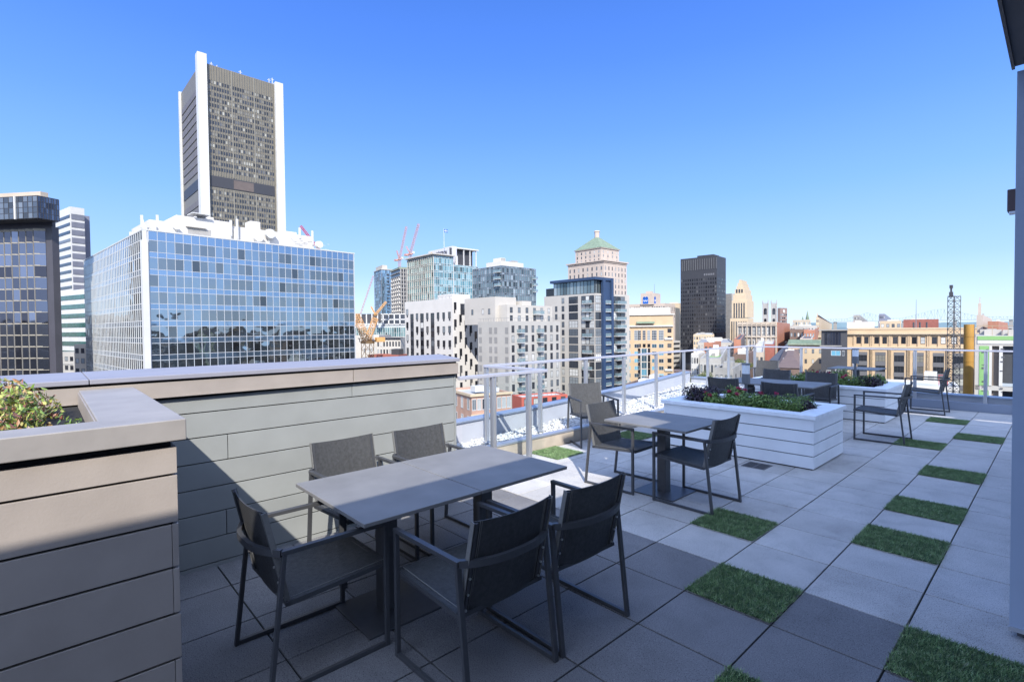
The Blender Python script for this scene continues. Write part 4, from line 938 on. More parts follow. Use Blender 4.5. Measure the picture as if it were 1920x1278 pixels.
bx(t, f, 'wall', [(w0+.01, f.wu, 0, f.wv, GZ, Z-5.1)], 'pale_panel'); bx(t, f, 'white_fin', [(wu1+3, wu1+4.4, 1.0, 2.2, GZ, Z+.5)], 'white_metal')
bx(t, f, 'roof_brim', [(-1.6, wu1+.5, -1.6, f.wv+1.5, Z-.3, Z+.4)], 'cream_stucco')
fb = f.sub(0, 4, 1, 1, 0); ac = fb.hit(842, 465, f.u); fp = f.sub(ac, 4, 1, 1, 0); wl = fp.hit(803, 468, f.v); zt = f.zpx(461, ac, 4)
cm('lilac_panel', (.62, .62, .70), rough=.6, var=.04)
bx(t, f, 'penthouse', [(ac, ac+1.9, 4, 4+wl, Z-2, zt-.5)], 'lilac_panel')
a1 = fb.hit(850, 462, f.u); a2 = fb.hit(889, 470, f.u)
bx(t, f, 'penthouse', [(ac+1.91, a1+2.2, 3.5, 12, Z-5, zt+.3)], 'lilac_panel')
bx(t, f, 'plant_screen', [(a1+2.21, a2-.3, 5.5, 12, Z-5, zt-1.3), (ac+.2, ac+1.85, 3.85, 3.99, Z-2, zt-.8)], 'dark_clad')
bx(t, f, 'canopy', [(a1+2.21, a2+2.4, 2.4, 13, zt-1.1, zt-.3)], 'white_metal'); 
for q in range(3): bx(t, f, 'canopy_column', [(a1+2.2+(a2-a1)*(.30+.30*q), a1+2.75+(a2-a1)*(.30+.30*q), 3.0, 3.6, Z-5, zt-1.1)], 'white_metal')
s0 = fp.hit(815, 468, f.v); s1 = fp.hit(838, 466, f.v)
zb0, zb1 = f.zpx(475.5, ac, 6), f.zpx(468.5, ac, 6)
lt = text(t, fp, 'V', s0, zb0, zb1-zb0, 'VIDÉOTRON', 'win_frame_dark', .1, .10, 1.0, True)
wtx = max(v.co.x for v in lt.data.vertices); lt.data.transform(Matrix.Diagonal((abs(s0-s1)/wtx, 1, 1, 1)))
m = MB(); m.X = fp.X(t); sY = fp.hit(809.5, 469, f.v)
zl = (zb0+zb1)/2; m.tube((-.05, sY, zl), (-.45, sY, zl), 1.7, n=24); m.build('round_logo', C['logo_yellow'], t)
m = MB(); m.X = fp.X(t); m.tube((-.46, sY-.2, zl), (-.6, sY-.2, zl), .6, .6, 3); m.build('logo_mark', C['logo_white'], t)
m = MB(); m.X = f.X(t); a_ = fb.hit(836, 450, f.u); zf = f.zpx(428, a_, 6); m.tube((a_, 6, zt-1), (a_, 6, zf), .16, .1, 6); m.build('flagpole', C['white_metal'], t)
m = MB(); m.X = f.X(t); m.box(a_+.2, a_+2.8, 6, 6.06, zf-2.3, zf-.4, 0); m.box(a_+1.3, a_+1.6, 5.97, 6.09, zf-2.35, zf-.35, 1); m.box(a_+.15, a_+2.85, 5.98, 6.08, zf-1.5, zf-1.2, 1); m.build('flag', [C['blue_logo'], C['logo_white']], t)

# ---- 8 grey blue glass condo
f = Fr(941, 497, 225, 46, R_=1004, L_=886, rpy=503); Z = f.z1
t = bldg('grey_glass_condo', 'grey blue glass residential block with a white rooftop storey left of the pyramid roofed tower', f, 'pale_panel', 'roof_pale', .5)
zs = []
z = Z-.2
while z > -5: zs += [z, z-.8]; z -= 3.0
curtain(t, f, 'V', f.wv, 0, 0, 14, zs, 'pale_glass', 'steel', .15, .12, hm=.2); curtain(t, f, 'U', f.wu, 0, 0, 16, zs, 'pale_glass', 'steel', .15, .12, hm=.2)
bx(t, f, 'rooftop_storey', [(1.5, f.wu*.72, 2, f.wv*.6, Z, Z+2.2), (3, 6, 4, 9, Z+2.2, Z+4.0)], 'white_stucco'); bx(t, f, 'vent_unit', [(3.2, 5.8, 3.9, 8, Z+2.6, Z+3.8), (f.wu*.45, f.wu*.6, 3, 6, Z+2.2, Z+3.2)], 'concrete')
for k, (z_, w_) in enumerate(((Z-4.2, 3.6), (Z-1.2, 3.6), (Z-7.2, 3.0))): balcony(t, f, 'V', .5, z_-1.8, w_, 1.6, True)
for k in range(3): balcony(t, f, 'U', f.wu-2.2, Z-5-3*k, 2.2, 1.5)

# ---- 9 white building with scattered black framed windows
f = Fr(848, 559, 160, 46, R_=900, L_=759, rpy=560, lpy=569); Z = f.z1
t = bldg('white_apartments', 'white apartment building with scattered tall black framed windows', f, 'white_stucco', 'roof_grey', .5)
rr = random.Random(5); its = []; nc = 9; pw_ = f.wv/nc
bands = []
for c_ in range(nc):
    tall = c_ in (1, 3, 5)
    z = Z-1.6-(2.6 if c_ in (8, 2, 4, 6) else 1.0)-(c_ % 2)*1.7
    while z > -24:
        s = pw_*(nc-1-c_+.5)-.55
        if tall: its.append((s-.35, z-2.0, 2.0, 2.0, rr.choice(['dark', 'plain']))); bands.append((-.06, -.01, s-.35, s+1.65, z-3.0, z-2.0)); z -= 3.0
        else: its.append((s-.1, z-2.1, 1.35, 2.1, rr.choice(['dark', 'dark', 'plain']))); bands.append((-.06, -.01, s+.1, s+.9, z-2.8, z-2.1)); z -= 4.5
windows(t, f, 'V', its)
its = []
for c_ in range(5):
    z = Z-(1.2 if c_ in (0,) else 3.2)-(c_ % 3)*1.9; s = .6+c_*(f.wu-1)/5
    while z > -24: its.append((s, z-2.4, 1.0, 2.4, 'dark')); bands.append((s, s+.5, -.06, -.01, z-3.4, z-2.4)); z -= 5.4
its.append((.9+(f.wu)/5, Z-5.2, 4.0, 3.6, 'dark'))
windows(t, f, 'U', its); [bx(t, f, 'infill_panel', [b_], 'dark_clad') for b_ in sorted(bands, key=lambda b_: -b_[5]) if b_[5] > -22][:100]
bx(t, f, 'roof_room', [(3, f.wu-1, 4, 12, Z, Z+1.7)], 'white_stucco'); bx(t, f, 'roof_rail', [(.5, f.wu, .5, .56, Z+.8, Z+.86), (.5, .56, .5, f.wv-1, Z+.8, Z+.86)]+[(.5, .56, k*2., k*2.+.06, Z, Z+.8) for k in range(1, int(f.wv/2))], 'steel')
# ---- 10 greige building with balconies
f = Fr(955, 602, 140, 46, R_=1050, L_=896, rpy=600, lpy=606); Z = f.z1
t = bldg('greige_apartments', 'pale greige apartment block with blank grey panels at left and small balconies at right', f, 'greige', 'roof_pale', .8)
its = grid(f.wv, Z, 1.7, 2.72, 6, 1.75, 1.25, 0, skip=lambda i, k: i in (1, 4))
pan = [(-.05, -.01, s, s+w_, z, z+h_) for s, z, w_, h_ in its if z > -24]; bx(t, f, 'blank_panel', pan, cm('panel_grey', (.31, .30, .285)).name)
nU = 8; pw_ = f.wu/nU; its = grid(f.wu, Z, 1.2, 2.72, nU, 1.95, 1.05, 0, style='lshape'); windows(t, f, 'U', its)
z = Z-3.2
while z > -20:
    for c_ in (1, 4): balcony(t, f, 'U', pw_*c_+.2, z, 2.2, 1.1)
    z -= 2.72
f2 = f.sub(3, 4, f.wu-2, f.wv+4, Z+4.6)
bx(t, f2, 'upper_storeys', [(0, f2.wu, 0, f2.wv*.55, Z-.8, Z+4.8), (-1.5, 7, f2.wv*.2, f2.wv, Z-.8, Z+7.2), (8, 12, 2, 8, Z+4.8, Z+6.2)], 'cream_stucco')
windows(t, f2, 'U', grid(f2.wu, Z+4.6, .5, 2.3, 6, 1.6, 1.1, rows=2, style='lshape'), limit=140)
f3 = f2.sub(-1.5, f2.wv*.2, 1, f2.wv*.8, Z+7.2); windows(t, f3, 'V', [(f3.wv*q, Z+2.2, .9, 1.6, 'plain') for q in (.15, .35, .7)], limit=150)
balcony(t, f2, 'U', f2.wu*.55, Z+2.2, 3.6, 1.4)
bx(t, f, 'terrace_rail', [(.1, f.wu, .1, .14, Z+.9, Z+.96), (.1, .14, .1, f.wv, Z+.9, Z+.96)]+[(k*1.1, k*1.1+.05, .1, .14, Z, Z+.9) for k in range(1, 18)]+[(.1, .14, k*1.1, k*1.1+.05, Z, Z+.9) for k in range(1, 12)], 'steel')
# ---- 11 tower with the navy frame
f = Fr(1115, 519, 165, 48, R_=1180, L_=1020, rpy=530, lpy=530); Z = f.z1
Zm = f.zpx(551)
f.z1 = Zm; t = bldg('navy_trimmed_tower', 'tall pale residential tower with a navy blue roof frame and navy vertical strip', f, 'cream_stucco', 'roof_pale', .5)
wT = f.hit(1034, 528, f.v)
bx(t, f, 'navy_frame', [(-.8, f.wu*.42, -.8, wT, Z-.9, Z), (f.wu*.17, f.wu*.23, -1.0, 0, GZ, Z-.9), (f.wu*.40, f.wu*.46, -1.0, .5, GZ, Z-.01), (f.wu*.23, f.wu*.40, -.35, -.1, GZ, Z-.9)], 'navy')
bx(t, f, 'penthouse', [(.6, f.wu*.42, .6, wT-.5, Zm, Z-.9), (1, 12, wT-.4, f.wv, Zm-1, Z-2.4)], 'win_dark')
fp = f.sub(.55, .55, f.wu*.16, wT-1, 0); curtain(t, fp, 'V', wT-1.2, 0, 0, 12, [Z-1.0, Zm+.1], 'pale_glass', 'win_frame_dark', .12, .08, name='penthouse_glass')
curtain(t, fp, 'U', f.wu*.15, 0, 0, 5, [Z-1.0, Zm+.1], 'pale_glass', 'win_frame_dark', .12, .08, name='penthouse_glass')
fh = 2.72; W = f.wv
sA = f.hit(1084, 560, f.v); sB = f.hit(1066, 560, f.v)
its = []
z = Zm-3.0
k = 0
while z > -24:
    its.append((sA-.5+ (sB-sA)*.0+.6, z, max(2.2, sB-sA-.2), 2.35, 'tri')); its.append((f.hit(1058, 560, f.v), z+.2, 1.2, 1.9, 'lshape'))
    if k > 0:
        its.append((f.hit(1045, 560, f.v), z+.2, 1.1, 1.9, 'lshape'))
    its.append((.3, z-.1, 1.9, 2.45, 'tri')); its.append((2.3, z-.1, 1.5, 2.45, 'plain')); its.append((3.9, z-.1, 1.8, 2.45, 'tri'))
    z -= fh; k += 1
windows(t, f, 'V', its, limit=96)
its = []; z = Zm-3.0; k = 0
while z > -24:
    its.append((.2, z-.1, f.wu*.155, 2.45, 'tri')); its.append((f.wu*.25, z, 1.0, 2.2, 'plain')); its.append((f.wu*.32, z, 1.0, 2.2, 'white')); its.append((f.wu*.48, z-.1, 2.6, 2.45, 'tri')); its.append((f.wu*.48+2.7, z-.1, 2.0, 2.45, 'dark')); its.append((f.wu*.48+4.8, z-.1, 2.4, 2.45, 'tri'))
    z -= fh; k += 1
windows(t, f, 'U', its, limit=150)
z = Zm-3.2; k = 0
while z > -22:
    balcony(t, f, 'U', f.wu*.235, z, f.wu*.16, .9); balcony(t, f, 'U', f.wu*.48+1.6, z, 5.2, 1.1)
    if k % 2 == 0 or k < 3: balcony(t, f, 'V', 1.2, z, 3.6, .8)
    z -= fh; k += 1
f4 = f.sub(1.5, 0, 1, 1, 0)
# ---- 12 classical tower with the copper pyramid roof
f = Fr(1132, 487, 420, 48, R_=1175, L_=1065, rpy=495); Z = f.z1
t = bldg('pyramid_roofed_tower', 'stone tower with a green copper pyramid roof and a small lantern on top', f, 'pink_stone' if cm('pink_stone', (.60, .50, .42), var=.08, vs=.3) else '', 'roof_pale', .5, cornice=[(Z+.2, 1.0, 1.4), (Z-1.4, .6, .6)])
windows(t, f, 'V', grid(f.wv, Z, 5.0, 4.9, 8, 3.0, 1.3, style='sash'), limit=56); windows(t, f, 'U', grid(f.wu, Z, 5.0, 4.9, 7, 3.0, 1.2, style='sash'), limit=100)
c0 = f.sub(3.5, 5.5, f.wu-7, f.wv-11, 0); Zu = float(Z+11.5)
bx(t, c0, 'upper_block', [(0, c0.wu, 0, c0.wv, Z, Zu), (-.8, c0.wu+.8, -.8, c0.wv+.8, Zu-.6, Zu)], 'pink_stone')
fu = c0; windows(t, fu, 'V', grid(fu.wv, Zu, 2.4, 3.4, 6, 2.0, 1.1, rows=3, style='plain'), limit=118); windows(t, fu, 'U', grid(fu.wu, Zu, 2.4, 3.4, 4, 2.0, 1.1, rows=3, style='plain'), limit=130)
m = MB(); m.X = c0.X(t); a, b = c0.wu, c0.wv; hz = Zu+11; k = .42; ca, cb = a/2, b/2
m.add([(-1, -1, Zu), (a+1, -1, Zu), (a+1, b+1, Zu), (-1, b+1, Zu), (ca-2, cb-2, hz), (ca+2, cb-2, hz), (ca+2, cb+2, hz), (ca-2, cb+2, hz)], [(0, 1, 5, 4), (1, 2, 6, 5), (2, 3, 7, 6), (3, 0, 4, 7), (4, 5, 6, 7)])
m.build('pyramid_roof', C['copper_green'], t)
m = MB(); m.X = c0.X(t); m.tube((ca, cb, hz), (ca, cb, hz+5), 2.2, 2.2, 8); m.tube((ca, cb, hz+5), (ca, cb, hz+6), 2.7, 2.3, 8); m.build('lantern', C['pink_stone'], t)
bx(t, f, 'sign_letters', [(-.4, -.1, .5+q*1.6, 1.6+q*1.6, Z-26.6, Z-24.9) for q in range(5)]+[(.5+q*1.6, 1.5+q*1.6, -.4, -.1, Z-26.6, Z-24.9) for q in range(6)], cm('sign_violet', (.25, .25, .5)).name)

# ---- 13 beige hotel with blue banded windows
f = Fr(1262, 588, 200, 14, R_=1300, L_=1168, rpy=595, lpy=586); Z = f.z1
t = bldg('tan_office', 'tan stone office building with a glazed vertical strip and stepped right end', f, 'tan_stone', 'cream_stucco', .8, cornice=None); Z = f.z1
bx(t, f, 'attic', [(-.6, f.wu*.6, -.6, f.wv+1, Z-.4, Z+.0), (1, f.wu*.55, 1, f.wv, Z-.1, Z+2.6), (-.7, -.01, 0, f.wv, Z-5.0, Z-4.5)], 'white_stucco')
bx(t, f, 'lower_wing', [(f.wu*.62, f.wu+6, -3, 8, GZ, Z-6.2), (f.wu*.3, f.wu*.62, -1.6, 8, GZ, Z-2.8)], 'pale_tan')
fh = 2.95; its = []; c_px = [1174, 1190, 1223, 1236]
for px in c_px:
    s = f.hit(px+4, 620, f.v); z = Z-7.2; its.append((s-.9, z-3.2, 1.9, 4.0, 'grid')); z -= 6.2
    while z > -24: its.append((s-.9, z, 1.9, 1.55, 'blue')); z -= fh
s = f.hit(1255, 620, f.v); z = Z-7.4
while z > -24: its.append((s-.8, z, 1.5, 1.6, 'dark')); z -= fh
sM = f.hit(1208, 620, f.v)
for q in (-2.3, -.5, 1.3): its.append((sM+q, Z-10.4, 1.15, 4.0, 'grid')); its.append((sM+q, Z-13.2, 1.1, 1.4, 'dark'))
windows(t, f, 'V', its, limit=90)
strip = []; z = Z-16.2
fq = f; its = []
while z > -24: its += [(sM-2.3, z, 1.0, 2.6, 'dark'), (sM-.95, z, 2.1, 2.6, 'blue'), (sM+1.5, z, 1.0, 2.6, 'dark')]; z -= 2.75
windows(t, f, 'V', its, limit=140)
bx(t, f, 'white_pier', [(-.25, -.02, sM-1.28, sM-1.0, GZ, Z-13.6), (-.25, -.02, sM+1.2, sM+1.46, GZ, Z-13.6)]+[(-.5, -.06, 0.2, f.hit(1246, 620, f.v), z_, z_+.8) for z_ in (Z-10.2, Z-22.5, Z-34)], 'white_stucco')
its = grid(f.wu*.6, Z, 6, fh, 2, 1.7, 1.0, style='dark'); windows(t, f, 'U', its, limit=160)
fw_ = f.sub(f.wu*.62, -3, f.wu*.38+6, 8, 0); windows(t, fw_, 'V', grid(3, Z-6.2, 1.5, fh, 1, 1.7, .9, style='dark'), limit=170)
m = MB(); m.X = f.X(t); m.add([(-1.4, sM-4, Z-3.5), (-1.4, sM+3, Z-3.5), (-.1, sM+3, Z-2.9), (-.1, sM-4, Z-2.9)], [(0, 1, 2, 3)]); m.box(-1.5, -1.3, sM-4, sM+3, Z-3.7, Z-3.5); m.build('awning', C['copper_green'], t)
# ---- 14 tan building with blue emblems behind
f = Fr(1247, 552, 500, 35, R_=1266, L_=1172, rpy=570); Z = float(at(1247, 568, 500)[2]); f.z1 = Z
t = bldg('emblem_building', 'pinkish stone building carrying blue emblems on its square rooftop block', f, 'pink_stone', 'roof_pale', .8)
windows(t, f, 'V', grid(f.wv, Z, 3.0, 6.6, 18, 2.6, 1.4, rows=4), limit=60); windows(t, f, 'U', grid(f.wu, Z, 3.0, 6.6, 6, 4.6, 1.2, rows=3), limit=80)
fT = Fr(1226, 549, 505, 35, R_=1236, L_=1201); bx(t, fT, 'rooftop_block', [(0, fT.wu+4, 0, fT.wv, Z-1, fT.z1), (2, 6, 3, 9, fT.z1, fT.z1+2)], 'pink_stone')
def emblem(fr, side, s, z, w_):
    e, n, o = fr.face(side); m = MB(); m.X = Matrix(((e[0], n[0], 0, o[0]-t.location.x), (e[1], n[1], 0, o[1]-t.location.y), (0, 0, 1, -t.location.z), (0, 0, 0, 1)))
    m.box(s, s+w_, .05, .2, z, z+6.2, 0)
    for q in (.28, .72): m.tube((s+w_*q, .05, z+6.2), (s+w_*q, .2, z+6.2), w_*.2, n=12, m=0)
    for a_, b_ in ((.12, .32), (.32, .5), (.5, .68), (.68, .88)):
        up = a_ in (.32, .68); m.bar((s+w_*a_, .24, z+(2.2 if up else 3.8)), (s+w_*b_, .24, z+(3.8 if up else 2.2)), .08, .5, 1)
    m.build('emblem', [C['blue_logo'], C['logo_white']], t)
emblem(fT, 'V', fT.wv*.42, fT.z1-10.5, 5.5)
m = MB(); m.X = fT.X(t); m.tube((3, .5, fT.z1), (3, .5, fT.z1+9), .2, .12, 6); m.build('flagpole', C['steel'], t)
emblem(fT, 'U', .8, fT.z1-10.5, 4.2)
# ---- 15 black tower
f = Fr(1344, 479, 520, 42, R_=1361, L_=1276, rpy=487, lpy=488); Z = f.z1
t = bldg('black_tower', 'dark charcoal grid office tower standing alone on the skyline', f, 'black_metal' if cm('black_metal', (.032, .032, .036), rough=.5, var=.05) else '', 'roof_dark', 1)
nb = 16; its = grid(f.wv, Z, 22, 4.05, nb, 2.6, f.wv/nb*.62, 0, style='dark'); windows(t, f, 'V', its)
bx(t, f, 'top_fins', [(-.5, -.02, f.wv*(k+.1)/nb, f.wv*(k+.3)/nb, Z-13, Z-2) for k in range(nb)], cm('fin_grey', (.11, .11, .115)).name)
windows(t, f, 'U', grid(f.wu, Z, 22, 4.05, 9, 2.6, f.wu/9*.5, 0, style='dark'), limit=0)
bx(t, f, 'roof_room', [(2, 18, 4, f.wv*.55, Z-1, Z+2)], 'black_metal')
bx(t, f, 'sign_band', [(-.3, -.02, f.wv*(.32-.05*k), f.wv*(.34-.05*k), Z-19.5, Z-17.5) for k in range(6)], cm('dim_sign', (.25, .25, .27)).name)
# ---- 16 art deco stepped tower with grey neighbour
f = Fr(1402, 596, 470, 36, R_=1413, L_=1369); Z = f.z1
t = bldg('stepped_deco_tower', 'cream art deco tower rising in setbacks to a narrow crown', f, 'pale_tan', 'roof_pale', .5)
dep = f.wu; W = f.wv
steps = [(0, 1.0, 598, 0), (.05, .92, 567, 1), (.13, .85, 556, 1.5), (.20, .76, 546, 2), (.28, .68, 540, 2.5), (.34, .62, 534, 3), (.42, .55, 528, 4)]
bxs = []
for k, (p, q, py, b) in enumerate(steps):
    zt = f.zpx(py, 0, W/2); bxs.append((b, dep+6-b, W*p, W*q, Z-1 if k == 0 else f.zpx(steps[k-1][2], 0, W/2)-.6, zt))
bx(t, f, 'setback', bxs[1:], 'pale_tan')
bx(t, f, 'window_strip', [(.9, .99, W*q-.55, W*q+.55, Z-22, f.zpx(566, 0, W/2)-3) for q in (.22, .36, .50, .64, .78)]+[(-.08, -.02, W*q-.5, W*q+.5, Z-40, Z-3) for q in (.1, .22, .36, .50, .64, .78, .9)]+[(1.9, 1.99, W*q-.7, W*q+.7, f.zpx(553, 0, W/2), f.zpx(546, 0, W/2)) for q in (.35, .5, .65)], 'win_dark')
fg = Fr(1372, 550, 560, 58, wu=10, L_=1361); t2 = bldg('grey_slab_tower', 'grey slab seen between the black tower and the stepped cream tower', fg, 'concrete', 'roof_grey', .5)
# ---- 17 twin gothic towers
for k, px in enumerate((1440, 1456)):
    f = Fr(px, 569, 560, 30, R_=px+3, L_=px-10); Z = f.z1
    t = thing('gothic_tower', ('left' if k == 0 else 'right')+' one of two grey gothic church towers with pinnacles', 'church tower', (f.C[0], f.C[1], GZ)); W = f.wv
    bx(t, f, 'shaft', [(0, 6, 0, W, GZ, Z)]+[(a, a+.9, b, b+.9, GZ, Z+.3) for a in (-.3, 5.4) for b in (-.3, W-.6)], 'grey_stone')
    m = MB(); m.X = f.X(t)
    for a in (0, 5.8):
        for b in (0, W): m.tube((a, b, Z), (a, b, Z+4.5), .6, .05, 6)
    for j in range(7): m.box(-.1, .5, j*W/7, j*W/7+W/14, Z, Z+1.2)
    m.build('pinnacle', C['grey_stone'], t)
    m = MB(); m.X = f.X(t)
    for (zz, hh, ww) in ((Z-12, 8, 1.5), (Z-21, 5, 1.2)):
        m.box(-.12, -.02, W/2-ww, W/2+ww, zz, zz+hh*.7); m.tube((-.12, W/2, zz+hh*.7), (-.02, W/2, zz+hh*.7), ww, n=12)
    m.build('belfry_opening', C['win_dark'], t)
f = Fr(1463, 577, 760, 60, R_=1476, L_=1458); t = bldg('brown_slab_tower', 'brown tower with a white disc near its top behind the church towers', f, cm('brown_pink', (.30, .20, .17)).name, 'roof_dark', .5)
windows(t, f, 'U', grid(f.wu, f.z1, 9, 5, 4, 2.4, 3.2), limit=30)
m = MB(); m.X = f.X(t); m.tube((f.wu*.5, -.1, f.z1-5), (f.wu*.5, -.5, f.z1-5), 2.2, n=16); m.build('white_disc', C['logo_white'], t)
# ---- 18 ornate long facade with orange brick flank
f = Fr(1457, 603, 330, 30, R_=1481, L_=1383, rpy=604); Z = f.z1
t = bldg('arcaded_building', 'long grey stone building with tall arched bays and an orange brick flank', f, 'grey_stone', 'roof_grey', 1)
bx(t, f, 'brick_flank', [(0.02, f.wu+.1, -.25, -.01, GZ, Z-.3)], 'brick_orange'); windows(t, f, 'U', grid(f.wu, Z, 4, 4.2, 3, 1.2, .7), limit=24)
nb = 8; W = f.wv*.97; p_ = W/nb; its = []
for i in range(nb):
    for j in range(3): its.append((.8+p_*i+.5+j*(p_-1.2)/3, Z-8.5, (p_-1.4)/3, 5.2, 'sash'))
    for j in range(2): its.append((.8+p_*i+.6+j*(p_-1.4)/2, Z-22, (p_-1.6)/2, 10, 'grid'))
windows(t, f, 'V', its, limit=100)
bx(t, f, 'pilaster', [(-.8, -.02, .3+p_*i, .9+p_*i, Z-34, Z-.5) for i in range(nb+1)]+[(-1.0, -.01, 0, f.wv, Z-10.2, Z-9.4), (-1.1, -.01, 0, f.wv, Z-2.6, Z-2.0), (-.5, -.02, 0, f.wv, Z-1.6, Z)], 'beige_stone')
# ---- 19 mid distance: brick and stone blocks  (px corner, py top, depth, angle, right px, left px, wall, roof, label, name, windows style)
mids = [
 (1339, 627, 380, 70, 1346, 1300, 'pale_tan', 'roof_pale', 'small cream block with a stair tower in front of the black tower', 'cream_block', (8, 1.2)),
 (1376, 642, 240, 74, 1396, 1308, 'greige', 'roof_grey', 'long grey roofed building with rows of dark rooftop openings below the black tower', 'grey_roof_block', (12, 1.0)),
 (1389, 636, 200, 66, 1413, 1376, 'brick_orange', 'roof_dark', 'orange brick block with a dark brown metal side right of the railing corner', 'orange_brick_block', None),
 (1336, 642, 190, 60, 1352, 1320, 'brick_orange', 'roof_pale', 'narrow orange brick building below the black tower', 'narrow_brick_house', (2, 1.1)),
 (1352, 672, 120, 66, 1366, 1312, 'greige', 'concrete', 'greige flat roofed building with small windows behind the railing', 'greige_lowrise', (6, 1.1)),
 (1400, 664, 150, 60, 1414, 1374, 'brick_brown', 'concrete', 'brown stone rubble walled building behind the railing corner', 'rubble_house', (4, 1.2)),
 (1432, 660, 170, 66, 1452, 1408, 'beige_stone', 'roof_pale', 'beige block with a pale roof behind the lit armchair', 'beige_house', (3, 1.2)),
 (1452, 645, 260, 70, 1470, 1426, 'brick_red', 'roof_pale', 'red brick block just above the railing left of the green roofed hall', 'red_brick_block', None),
 (1507, 617, 320, 64, 1532, 1481, 'brick_brown', 'roof_dark', 'dark brown brick warehouse with small windows', 'brown_warehouse', (4, 1.6)),
 (1528, 618, 300, 64, 1546, 1507, 'brick_orange', 'roof_pale', 'orange brick warehouse wing with arched windows left of the dark glass building', 'brick_warehouse', (4, 1.5)),
 (1532, 610, 420, 60, 1562, 1481, 'greige', 'copper_green', 'long building with a grey green mansard behind the warehouses', 'mansard_block', (9, 1.6)),
 (1522, 634, 240, 70, 1545, 1500, 'pink_stone', 'roof_dark', 'pink rendered house with a dark flat roof', 'pink_house', (3, 1.4)),
 (1347, 668, 135, 60, 1356, 1330, 'lime', 'roof_pale', 'narrow building wrapped in lime green sheathing beyond the railing', 'sheathed_house', (2, 1.0)),
 (1310, 662, 150, 60, 1322, 1296, 'white_stucco', 'roof_grey', 'small white house between the tan office and the trees', 'white_house', (3, 1.0)),
 (1375, 690, 100, 60, 1392, 1340, 'concrete', 'concrete', 'rough grey masonry building beneath the railing corner', 'masonry_house', (4, 1.0)),
 (1476, 676, 150, 60, 1500, 1444, 'greige', 'roof_dark', 'grey house with a sloping dark roof behind the flower bed', 'grey_house', (3, 1.2)),
 (1500, 690, 110, 64, 1540, 1458, 'brick_brown', 'roof_dark', 'dark brick house with a steep roof behind the flowering bed', 'dark_brick_house', (5, 1.1)),
 (1480, 682, 125, 60, 1545, 1470, 'brick_orange', 'roof_pale', 'low orange brick building with a white roof behind the railing', 'low_brick_building', (3, 1.1)),
 (1536, 595, 700, 62, 1570, 1530, 'pale_tan', 'roof_dark', 'tan stone civic building with steep roof far behind', 'tan_civic_building', (7, 2.2)),
 (1520, 599, 650, 62, 1524, 1486, 'beige_stone', 'roof_dark', 'pale civic building with a spire far on the skyline', 'spired_civic_building', (7, 2.2)),
 (1612, 590, 800, 60, 1629, 1600, 'concrete', 'roof_grey', 'left one of two grey high rises far on the skyline', 'grey_highrise', (7, 2.5)),
 (1659, 588, 820, 60, 1671, 1648, 'grey_blue_metal', 'roof_grey', 'right one of two grey high rises far on the skyline, bluish', 'bluish_highrise', (5, 2.5)),
 (1610, 603, 420, 60, 1625, 1598, 'brick_red', 'roof_pale', 'low red brick block behind the roof of the long tan building', 'red_block', None),
 (1640, 603, 330, 80, 1652, 1588, 'white_stucco', 'roof_pale', 'white rooftop plant block behind the long tan building', 'white_plant_block', None),
 (1690, 601, 300, 80, 1700, 1650, 'pale_tan', 'roof_pale', 'pale building with three windows behind the parapet of the tan building', 'pale_block', (4, 1.3)),
 (1760, 598, 290, 82, 1768, 1694, 'brick_red', 'roof_dark', 'red brick rooftop block with a dark flat roof behind the tan building', 'red_rooftop_block', None),
 (1843, 590, 260, 62, 1860, 1831, 'pink_stone', 'roof_pale', 'pinkish stepped building with a chimney behind the construction site', 'stepped_pink_building', None),
 (1872, 602, 240, 60, 1940, 1852, 'brick_orange', 'roof_pale', 'orange brick building with a sloping parapet at the right edge', 'sloped_brick_building', None),
 (1274, 568, 620, 60, 1280, 1247, 'pale_tan', 'roof_grey', 'dark glass and stone block left of the black tower', 'dark_glass_block', None),
 (1216, 722, 90, 60, 1262, 1170, 'brick_brown', 'roof_grey', 'brown low roofs at street level beneath the tan office', 'brown_lowrise', None)]
